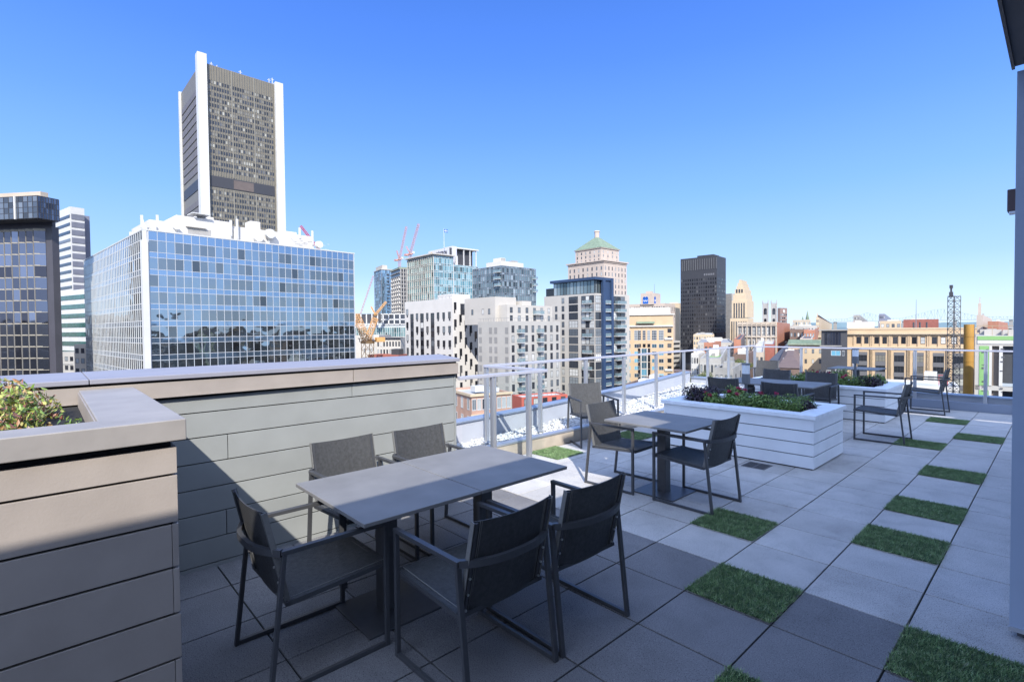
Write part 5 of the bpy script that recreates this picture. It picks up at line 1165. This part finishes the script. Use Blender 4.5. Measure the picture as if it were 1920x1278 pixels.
for (px, py, d, a, Rp, Lp, wm, rm, lab, nm, ws) in mids:
    f = Fr(px, py, d, max(90-a, math.degrees(math.atan((Lp-960)/F_PX))+1.5), R_=Rp, L_=Lp); t = bldg(nm, lab, f, wm, rm, .6); Z = f.z1
    if ws:
        n_, fs = ws; sc = d/200
        windows(t, f, 'V', grid(f.wv, Z, 1.4*fs, 3.2*fs, n_, 1.6*fs, min(1.3*fs, f.wv/n_*.55), rows=6), limit=60)
        windows(t, f, 'U', grid(f.wu, Z, 1.4*fs, 3.2*fs, max(2, n_//2), 1.6*fs, min(1.2*fs, f.wu/max(2, n_//2)*.5), rows=6), limit=90)
    rr = random.Random(px)
    for q in (.2, .6): bx(t, f, 'roof_unit', [(f.wu*q, f.wu*q+min(3, f.wu*.2), f.wv*rr.uniform(.1, .6), f.wv*rr.uniform(.65, .9), Z-.6, Z+rr.uniform(.5, 1.6))], 'concrete' if px % 2 else 'white_stucco')
    if nm == 'spired_civic_building':
        m = MB(); m.X = f.X(t); m.tube((f.wu*.2, f.wv*.2, Z), (f.wu*.2, f.wv*.2, Z+5), 2.4, 2.2, 8); m.tube((f.wu*.2, f.wv*.2, Z+5), (f.wu*.2, f.wv*.2, Z+15), 1.8, .05, 8); m.tube((f.wu*.2, f.wv*.5, Z), (f.wu*.2, f.wv*.5, Z+6), 1.5, .3, 6); m.build('spire', C['copper_green'], t)
    if nm == 'tan_civic_building':
        bx(t, f, 'chimney', [(0, 4, f.wv*.5, f.wv*.75, Z, Z+6), (f.wu*.8, f.wu*.9, 0, 4, Z, Z+5)], 'pale_tan')
        m = MB(); m.X = f.X(t); a, b = f.wu, f.wv; m.add([(0, 0, Z), (a, 0, Z), (a, b, Z), (0, b, Z), (3, 3, Z+3.5), (a-3, 3, Z+3.5), (a-3, b-3, Z+3.5), (3, b-3, Z+3.5)], [(0, 1, 5, 4), (1, 2, 6, 5), (2, 3, 7, 6), (3, 0, 4, 7), (4, 5, 6, 7)]); m.build('hipped_roof', C['brick_brown'], t)
    if nm == 'stepped_pink_building': bx(t, f, 'chimney', [(1, 4, f.wv*.3, f.wv*.8, Z, Z+6), (1.5, 3, f.wv*.45, f.wv*.6, Z+6, Z+9)], 'pink_stone')
    if nm in ('grey_house', 'dark_brick_house'):
        m = MB(); m.X = f.X(t); a, b = f.wu, f.wv; m.add([(-.3, -.3, Z), (a+.3, -.3, Z), (a+.3, b+.3, Z), (-.3, b+.3, Z), (a*.3, b*.3, Z+1.3), (a*.7, b*.3, Z+1.3), (a*.7, b*.7, Z+1.3), (a*.3, b*.7, Z+1.3)], [(0, 1, 5, 4), (1, 2, 6, 5), (2, 3, 7, 6), (3, 0, 4, 7), (4, 5, 6, 7)]); m.build('hipped_roof', C['brick_brown' if nm == 'dark_brick_house' else 'roof_dark'], t)
    if nm == 'orange_brick_block': bx(t, f, 'metal_side', [(.05, f.wu, -.3, -.02, GZ, Z+.1)], cm('brown_metal', (.16, .13, .12)).name)
# green roofed pale hall
f = Fr(1545, 645, 200, 31, wu=14, L_=1478); Z = f.z1
t = bldg('green_roofed_hall', 'cream rendered hall with a pale green ribbed roof behind the railing', f, 'pale_tan', 'copper_green', .3); windows(t, f, 'V', grid(f.wv, Z, 2.0, 4.0, 5, 1.7, .8, rows=3), limit=40)
m = MB(); m.X = f.X(t); m.add([(-.8, -.5, Z-.4), (-.8, f.wv+.5, Z-.4), (5, f.wv, Z+1.6), (5, 0, Z+1.6)], [(0, 1, 2, 3)]); 
for k in range(30): m.bar((-.8, k*f.wv/29, Z-.3), (5, k*f.wv/29, Z+1.7), .12, .12)
m.build('ribbed_roof', C['copper_green'], t)
# ---- 20 dark glass building and long tan building
f = Fr(1589, 618, 160, 33, wu=20, L_=1540); Z = f.z1
t = bldg('dark_glass_house', 'dark grey building with a glazed top floor left of the long tan building', f, 'dark_clad', 'roof_dark', .4)
bx(t, f, 'roof_edge', [(-.8, .0, -.2, f.wv+.8, Z-.25, Z+.1), (-.6, 0, 1.5, f.wv+.4, Z-5.3, Z-5.0)], 'concrete')
curtain(t, f.sub(0, f.wv*.25, 1, 1, 0), 'V', f.wv*.62, 0, 0, 6, [Z-.8, Z-4.8], 'black_glass', 'win_frame_dark', .1, .06)
windows(t, f, 'V', [(f.wv*.25, Z-8.2, 2.6, 1.6, 'blue'), (f.wv*.1, Z-8.2, .7, 1.6, 'white'), (f.wv*.2, Z-15.5, 1.8, 3.0, 'white'), (f.wv*.62, Z-15.5, 1.2, 2.6, 'white')])
f = Fr(1832, 614, 150, 33, wu=22, L_=1589, lpy=612); Z = f.z1
t = bldg('long_tan_building', 'long tan brick and stone building with tall window bays behind the far rail', f, 'tan_stone', 'roof_pale', .6)
W = f.wv; nb = 7; s0 = f.hit(1606, 640, f.v); s1 = f.hit(1812, 640, f.v)
cent = [f.hit(px, 640, f.v) for px in (1617, 1651, 1686, 1722, 1760, 1797)]
its = []
for c_ in cent:
    for q in (-1.65, .45): its.append((c_+q, Z-4.9, 1.15, 2.1, 'dark' if int(c_*3+q) % 2 else 'sash'))
    z = Z-10.6
    for k in range(7): its.append((c_-1.3, z, 2.6, 2.0, 'bay')); z -= 3.35
windows(t, f, 'V', its, limit=90)
bx(t, f, 'bay_spandrel', [(-.06, -.01, c_-1.35, c_+1.35, Z-11.9-3.35*k+.0, Z-10.6-3.35*k) for c_ in cent for k in range(7)]+[(-.06, -.01, c_-1.35, c_+1.35, Z-8.6, Z-7.6) for c_ in cent], cm('bay_grey', (.16, .155, .16)).name)
bx(t, f, 'cornice', [(-.9, .0, -.3, W+.2, Z-1.9, Z-1.5), (-.5, -.01, -.2, W+.1, Z-2.3, Z-1.9), (-.8, .0, -.3, W+.2, Z-6.2, Z-5.8), (-.4, -.01, -.2, W+.1, Z-6.6, Z-6.2), (-.15, .0, 0, W, Z-.35, Z+.05)], 'pale_tan')
bx(t, f, 'pilaster', [(-.35, -.02, c_+dx-.35, c_+dx+.35, Z-40, Z-6.6) for c_ in cent for dx in (-2.4, 2.4)]+[(-.25, -.02, c_+dx-.25, c_+dx+.25, Z-5.8, Z-2.3) for c_ in cent for dx in (-2.3, 0, 2.2)], 'tan_stone')
for (px, h_, nm_) in ((1722, 13, 'roof_mast'),):
    s = f.hit(px, 600, f.v); m = MB(); m.X = f.X(t); m.tube((6, s, Z-.5), (6, s, Z+h_-4), .12, .05, 6); m.build('roof_mast', C['steel'], t)
m = MB(); m.X = f.X(t)
for px in (1716, 1728, 1741): s = f.hit(px, 600, f.v); m.tube((4, s, Z-.5), (4, s, Z+1.8), .25, .22, 8)
m.build('vent_pipe', C['dark_clad'], t)
# ---- 21 construction: yellow chute, ladder mast, unfinished green building
def col_tube(px, d, py0, py1, r_, name, label, cat, mname, parts=None):
    p0 = at(px, py0, d); p1 = at(px, py1, d); t = thing(name, label, cat, (p1[0], p1[1], p1[2])); return t, float(p0[2]-p1[2])
p1 = at(1815, 760, 60); zt = float(at(1818, 608, 60)[2]); t = thing('debris_chute', 'tall yellow debris chute beside the unfinished building', 'chute', (p1[0], p1[1], GZ)); m = MB()
hh = zt-GZ
m.tube((0, 0, 0), (0, 0, hh), .47, .47, 40)
for k in range(30): m.tube((0, 0, hh-(k+1)*1.45), (0, 0, hh-(k+1)*1.45+.06), .495, .495, 40)
m.build('chute_pipe', C['yellow'], t); m = MB(); m.bar((.5, 0, 0), (.5, 0, hh), .08, .08); m.build('hanger', C['steel'], t)
p1 = at(1787, 745, 56); zt = float(at(1787, 556, 56)[2])-GZ; t = thing('hoist_mast', 'slender steel ladder mast rising above the long tan building', 'mast', (p1[0], p1[1], GZ)); m = MB()
r2 = np.array([RV[0], RV[1]]); a = r2*.38; b = np.array([-r2[1], r2[0]])*.38
for sx, sy in ((-1, -1), (1, -1), (1, 1), (-1, 1)): q = a*sx+b*sy; m.bar((q[0], q[1], 20), (q[0], q[1], zt), .06, .06)
z = 22
while z < zt:
    for (i, j, k, l) in ((-1, -1, 1, -1), (1, -1, 1, 1), (1, 1, -1, 1), (-1, 1, -1, -1)):
        q = a*i+b*j; w_ = a*k+b*l; m.bar((q[0], q[1], z), (w_[0], w_[1], z), .05, .05); m.bar((q[0], q[1], z), (w_[0], w_[1], z+.6), .035, .035)
    z += .62
m.build('mast_frame', cm('mast_grey', (.17, .165, .16), rough=.5, metal=.3), t)
m = MB(); q = -a*.9; m.box(q[0]-.16, q[0]+.16, q[1]-.16, q[1]+.16, zt, zt+.5); m.box(q[0]-.08, q[0]+.08, q[1]-.08, q[1]+.08, zt+.5, zt+.9); m.box(q[0]-.14, q[0]+.14, q[1]-.14, q[1]+.14, zt+.9, zt+1.25); m.box(-.5, .5, -.04, .04, zt-.05, zt+.03); m.build('mast_head', C['dark_clad'], t)
f = Fr(1829, 629, 52, 98, wu=12, wv=4); f = Fr(1829, 629, 52, 80, wu=10, wv=9); 
f.u, f.v = f.u, f.v
fg = Fr(1829, 629, 50, 86, wu=14, wv=12)
fg.v = hr(1829, 629); fg.v = fg.v/np.linalg.norm(fg.v); fg.u = np.array([fg.v[1], -fg.v[0]]); Z = fg.z1
t = thing('unfinished_building', 'unfinished building wrapped in lime green sheathing at the right edge', 'building', (fg.C[0], fg.C[1], GZ))
W = 9.; slabs = [Z-.0, Z-4.85, Z-9.6, Z-14.4]
bx(t, fg, 'concrete_frame', [(0, W, 0, 9, z_-1.0 if k == 0 else z_-.45, z_) for k, z_ in enumerate(slabs)]+[(0, .35, 0, 9, GZ, Z-1.0)]+[(4.1, 4.4, 5, 9, GZ, Z-1)], 'cream_stucco')
sh_ = []
for k in range(3):
    zt_ = slabs[k]-(1.0 if k == 0 else .45); zb_ = slabs[k+1]
    sh_ += [(.3, 1.0, -.04, .0, zb_, zt_, 0), (1.0, 1.2, -.06, .0, zb_, zt_, 1), (1.2, 1.7, .3, .35, zb_, zt_, 3), (1.7, 1.95, -.05, .3, zb_, zt_, 1), (1.95, 3.45, .7, .75, zb_+.3, zt_, 2), (1.95, 3.45, -.03, .05, zb_, zb_+.3, 4), (3.45, 3.75, -.05, .0, zb_, zt_, 1), (3.75, 4.1, -.04, 0, zb_, zt_, 0), (4.1, 4.3, -.05, 0, zb_, zt_, 1), (4.3, 5.2, .4, .45, zb_, zt_, 2), (5.2, 6, -.04, 0, zb_, zt_, 0)]
sh_ += [(.15, W, -.06, -.0, Z-.42, Z-.05, 0), (.15, W, -.055, 0, Z-.8, Z-.45, 1)]
rr = random.Random(8)
bx(t, fg, 'sheathing', sh_, ['lime', 'white_stucco', 'win_dark', cm('wood_board', (.28, .22, .18)).name, 'pale_panel'])
bx(t, fg, 'tape_patch', [(x_, x_+rr.uniform(.08, .25), -.075, -.062, z_, z_+rr.uniform(.04, .16)) for x_, z_ in [(rr.choice((.45, .7, 1.02, 1.75, 3.5, 3.85))+rr.uniform(0, .12), Z-rr.uniform(.2, 14)) for _ in range(44)]], 'roof_dark')
bx(t, fg, 'roof_material', [(rr.uniform(0, 5), 0, 0, 0, 0, 0)]*0+[(x_, x_+rr.uniform(.4, 1.4), y_, y_+1, Z, Z+rr.uniform(.15, .7)) for x_, y_ in [(rr.uniform(.1, 6.5), rr.uniform(.2, 6)) for _ in range(22)]], ['cream_stucco'])
m = MB(); m.X = fg.X(t); m.bar((.1, .1, Z+.95), (W, .1, Z+.95), .05, .05)
for k in range(8): m.bar((.1+k*1.1, .1, Z), (.1+k*1.1, .1, Z+.95), .04, .04)
m.build('edge_rail', C['timber'], t)
# low white site sheds and roof in front of the tan building
f = Fr(1800, 741, 75, 37, wu=9, L_=1640); f.z1 = float(at(1800, 726, 75)[2]); t = bldg('white_roofed_lowrise', 'low white roofed building below the long tan building', f, 'white_stucco', 'roof_pale', .3); Z = f.z1
windows(t, f, 'V', grid(f.wv, Z, .8, 2.6, 5, 1.3, 1.5, rows=2, style='white'))
bx(t, f, 'red_frame', [(2, 2.08, f.wv*.22, f.wv*.22+.08, Z, Z+1.5), (2, 2.08, f.wv*.12, f.wv*.12+.08, Z, Z+1.5), (2, 2.08, f.wv*.12, f.wv*.23, Z+1.5, Z+1.58)], 'crane_red')
f = Fr(1757, 700, 85, 40, wu=5, L_=1733); t = bldg('white_shed', 'small white box shed on the roofs in front of the tan building', f, 'white_stucco', 'white_stucco', .1)
bx(t, f, 'door', [(-.05, -.01, .4, 1.1, f.z1-2.3, f.z1-.4)], 'greige')
# ---- 22 near low buildings left of centre
f = Fr(882, 747, 82, 60, R_=960, L_=835, rpy=742); f = Fr(884, 740, 82, 62, R_=958, L_=840, rpy=735); Z = f.z1
t = bldg('brick_townhouses', 'pink and cream brick row houses with tall windows beyond the parapet', f, cm('pink_brick', (.55, .33, .24), var=.08, vs=.8).name, 'roof_pale', .4); windows(t, f, 'U', grid(f.wu, Z, .7, 2.9, 8, 1.9, .75, style='white'), limit=40); windows(t, f, 'V', grid(f.wv, Z, .7, 2.9, 4, 1.9, .9, style='white'), limit=60)
bx(t, f, 'roof_edge', [(-.3, f.wu+.2, -.3, 0, Z-.3, Z+.1), (-.3, 0, 0, f.wv, Z-.3, Z+.1)]+[(-.15, f.wu, -.12, -.01, Z-3.5-2.9*k, Z-3.2-2.9*k) for k in range(4)], 'pale_tan')
bx(t, f, 'roof_unit', [(2, 4, 3, 5, Z, Z+.9), (5, 6, 2, 4, Z, Z+.6)], 'white_metal')
f = Fr(978, 745, 105, 66, R_=1064, L_=960, rpy=729); Z = f.z1
t = bldg('coral_building', 'coral red clad low building with dark balconies in front of the greige block', f, 'coral_clad', 'roof_pale', .3); windows(t, f, 'U', grid(f.wu, Z, .35, 2.9, 5, 1.7, 1.1, style='lshape'), limit=40)
for k in range(4):
    for s in (.30, .72): bx(t, f, 'balcony', [(f.wu*s, f.wu*s+2.4, -1.0, -.05, Z-3.2-2.9*k, Z-2.3-2.9*k)], 'dark_clad')
bx(t, f, 'terrace_rail', [(.1, f.wu, .1, .15, Z+.8, Z+.86)]+[(k*1.0, k*1.+.05, .1, .15, Z, Z+.8) for k in range(1, 14)], 'steel')
f = Fr(1100, 758, 118, 62, R_=1180, L_=1060); t = bldg('podium_block', 'white podium at the foot of the navy trimmed tower', f, 'white_stucco', 'roof_pale', .3); windows(t, f, 'U', grid(f.wu, f.z1, .6, 2.8, 5, 1.8, 1.2, style='lshape'), limit=30)
# ---- trees between the buildings
def tree(label, px, py_top, d, h, r_, seed):
    p = at(px, py_top, d); zt = float(p[2]); rng = np.random.default_rng(seed)
    t = thing('street_tree', label, 'tree', (p[0], p[1], zt-h), 0, 'trees between the buildings')
    Vs, Fs, n0 = [], [], 0
    for k in range(9):
        c_ = (rng.uniform(-.6, .6)*r_, rng.uniform(-.6, .6)*r_, h-r_*.9+rng.uniform(-.7, .55)*r_*.8); P, Fq = leaves(420, ellipsoid(c_, (r_*.5, r_*.5, r_*.42), rng, .3), .20, .9, rng); Vs.append(P); Fs.append(Fq+n0); n0 += len(P)
    raw('crown', np.concatenate(Vs), np.concatenate(Fs), C['leafy'], t)
    m = MB(); m.tube((0, 0, -12), (0, 0, h-r_), .3, .18, 8)
    for k in range(5): a = k*1.3; m.tube((0, 0, h-r_*1.5), (r_*.6*math.cos(a), r_*.6*math.sin(a), h-r_*.6), .12, .04, 6)
    m.build('trunk', C['bark'], t)
tree('yellowish green tree right of the tan office', 1306, 688, 120, 9, 3.2, 1); tree('green tree in the middle of the clump right of the tan office', 1328, 694, 118, 8, 3.0, 2); tree('yellow tree near the orange wall beyond the railing', 1352, 690, 130, 8, 2.6, 3)
tree('dark green tree lowest in the clump by the railing post', 1312, 712, 100, 8, 3.0, 4); tree('small tree at the foot of the tan office', 1222, 740, 110, 7, 2.4, 5); tree('bare looking tree behind the railing corner', 1392, 672, 140, 9, 2.6, 6)
# ---- steel truss bridge on the horizon
pa, pb = at(1548, 603, 2100), at(1990, 603, 1700); t = thing('truss_bridge', 'grey green steel cantilever bridge along the horizon at the right', 'bridge', (pa[0], pa[1], GZ)); L = pb[:2]-pa[:2]; zr = float(pa[2])-GZ; ln = np.linalg.norm(L)
def pt(s, z): return (L[0]*s, L[1]*s, z)
m = MB(); m.bar(pt(0, zr), pt(1, zr), 14, 4); m.build('deck', C['hazed_bridge_steel'], t)
m = MB(); N = 72; pk = [(.40, 0), (.60, 0)]; prof = []
for i in range(N+1):
    s = i/N; px = 1548+442*s
    h_ = 10 + 34*math.exp(-((px-1690)/26.)**2)*0 + 24*(max(0, 1-abs(px-1640)/45)) + 36*(max(0, 1-abs(px-1787)/75))**1.1; h_ = min(h_, 40); prof.append(h_)
for i in range(N):
    s0, s1 = i/N, (i+1)/N; m.bar(pt(s0, zr+prof[i]), pt(s1, zr+prof[i+1]), 2, 1.8); m.bar(pt(s0, zr), pt(s0, zr+prof[i]), 1.2, 1.2); m.bar(pt(s0, zr if i % 2 else zr+prof[i]), pt(s1, zr+prof[i+1] if i % 2 else zr), 1.1, 1.1)
m.build('truss', C['hazed_bridge_steel'], t)
m = MB()
for s in (.05, .16, .27, .38, .49, .60, .71, .82, .93): m.bar(pt(s, 0), pt(s, zr), 8, 10)
m.build('pier', C['concrete'], t)
# ---- far low city fabric, read as one mass
g = MB(); rr = random.Random(21); mats = ['brick_brown', 'greige', 'beige_stone', 'pale_tan', 'roof_grey', 'white_stucco']
for k in range(900):
    a = R(rr.uniform(-52, 52)); D = rr.uniform(350, 1650); c = CAM[:2]+(e1*math.cos(a)+r1*math.sin(a))*D; w_, d_ = rr.uniform(10, 28), rr.uniform(10, 28); h_ = rr.uniform(9, 26) if rr.random() < .9 else rr.uniform(26, 40)
    g.box(c[0]-w_/2, c[0]+w_/2, c[1]-d_/2, c[1]+d_/2, GZ, GZ+h_, rr.randrange(6))
    for z in range(4, int(h_)-2, 4): g.box(c[0]+w_/2, c[0]+w_/2+.1, c[1]-d_/2+1, c[1]+d_/2-1, GZ+z, GZ+z+1.6, 6); g.box(c[0]-w_/2+1, c[0]+w_/2-1, c[1]-d_/2-.1, c[1]-d_/2, GZ+z, GZ+z+1.6, 6)
tag(g.build('distant_rooftops', [C[k] for k in mats]+[C['win_dark']]), 'far off mass of low city roofs spreading to the river', 'city', kind='stuff')
g = MB()
for k in range(760):
    a = R(rr.uniform(56, 308)); D = rr.uniform(90, 800)
    if D < 170 and not 75 < math.degrees(a) < 285: continue
    c = CAM[:2]+(e1*math.cos(a)+r1*math.sin(a))*D; w_, d_ = rr.uniform(14, 40), rr.uniform(14, 40); h_ = rr.uniform(18, 42)+(14 if rr.random() < .12 or math.degrees(a) > 285 else 0)+(3 if D > 400 else 0)
    g.box(c[0]-w_/2, c[0]+w_/2, c[1]-d_/2, c[1]+d_/2, GZ, GZ+h_, rr.randrange(6))
    for z in range(4, int(h_)-2, 4): g.box(c[0]-w_/2-.1, c[0]-w_/2, c[1]-d_/2+1, c[1]+d_/2-1, GZ+z, GZ+z+1.8, 6); g.box(c[0]-w_/2+1, c[0]+w_/2-1, c[1]+d_/2, c[1]+d_/2+.1, GZ+z, GZ+z+1.8, 6)
tag(g.build('rooftops_behind', [C['brick_brown'], C['dark_clad'], C['roof_dark'], C['brick_brown'], C['dark_clad'], C['concrete'], C['win_dark']]), 'city roofs behind the viewer seen mirrored in the glass block', 'city', kind='stuff')
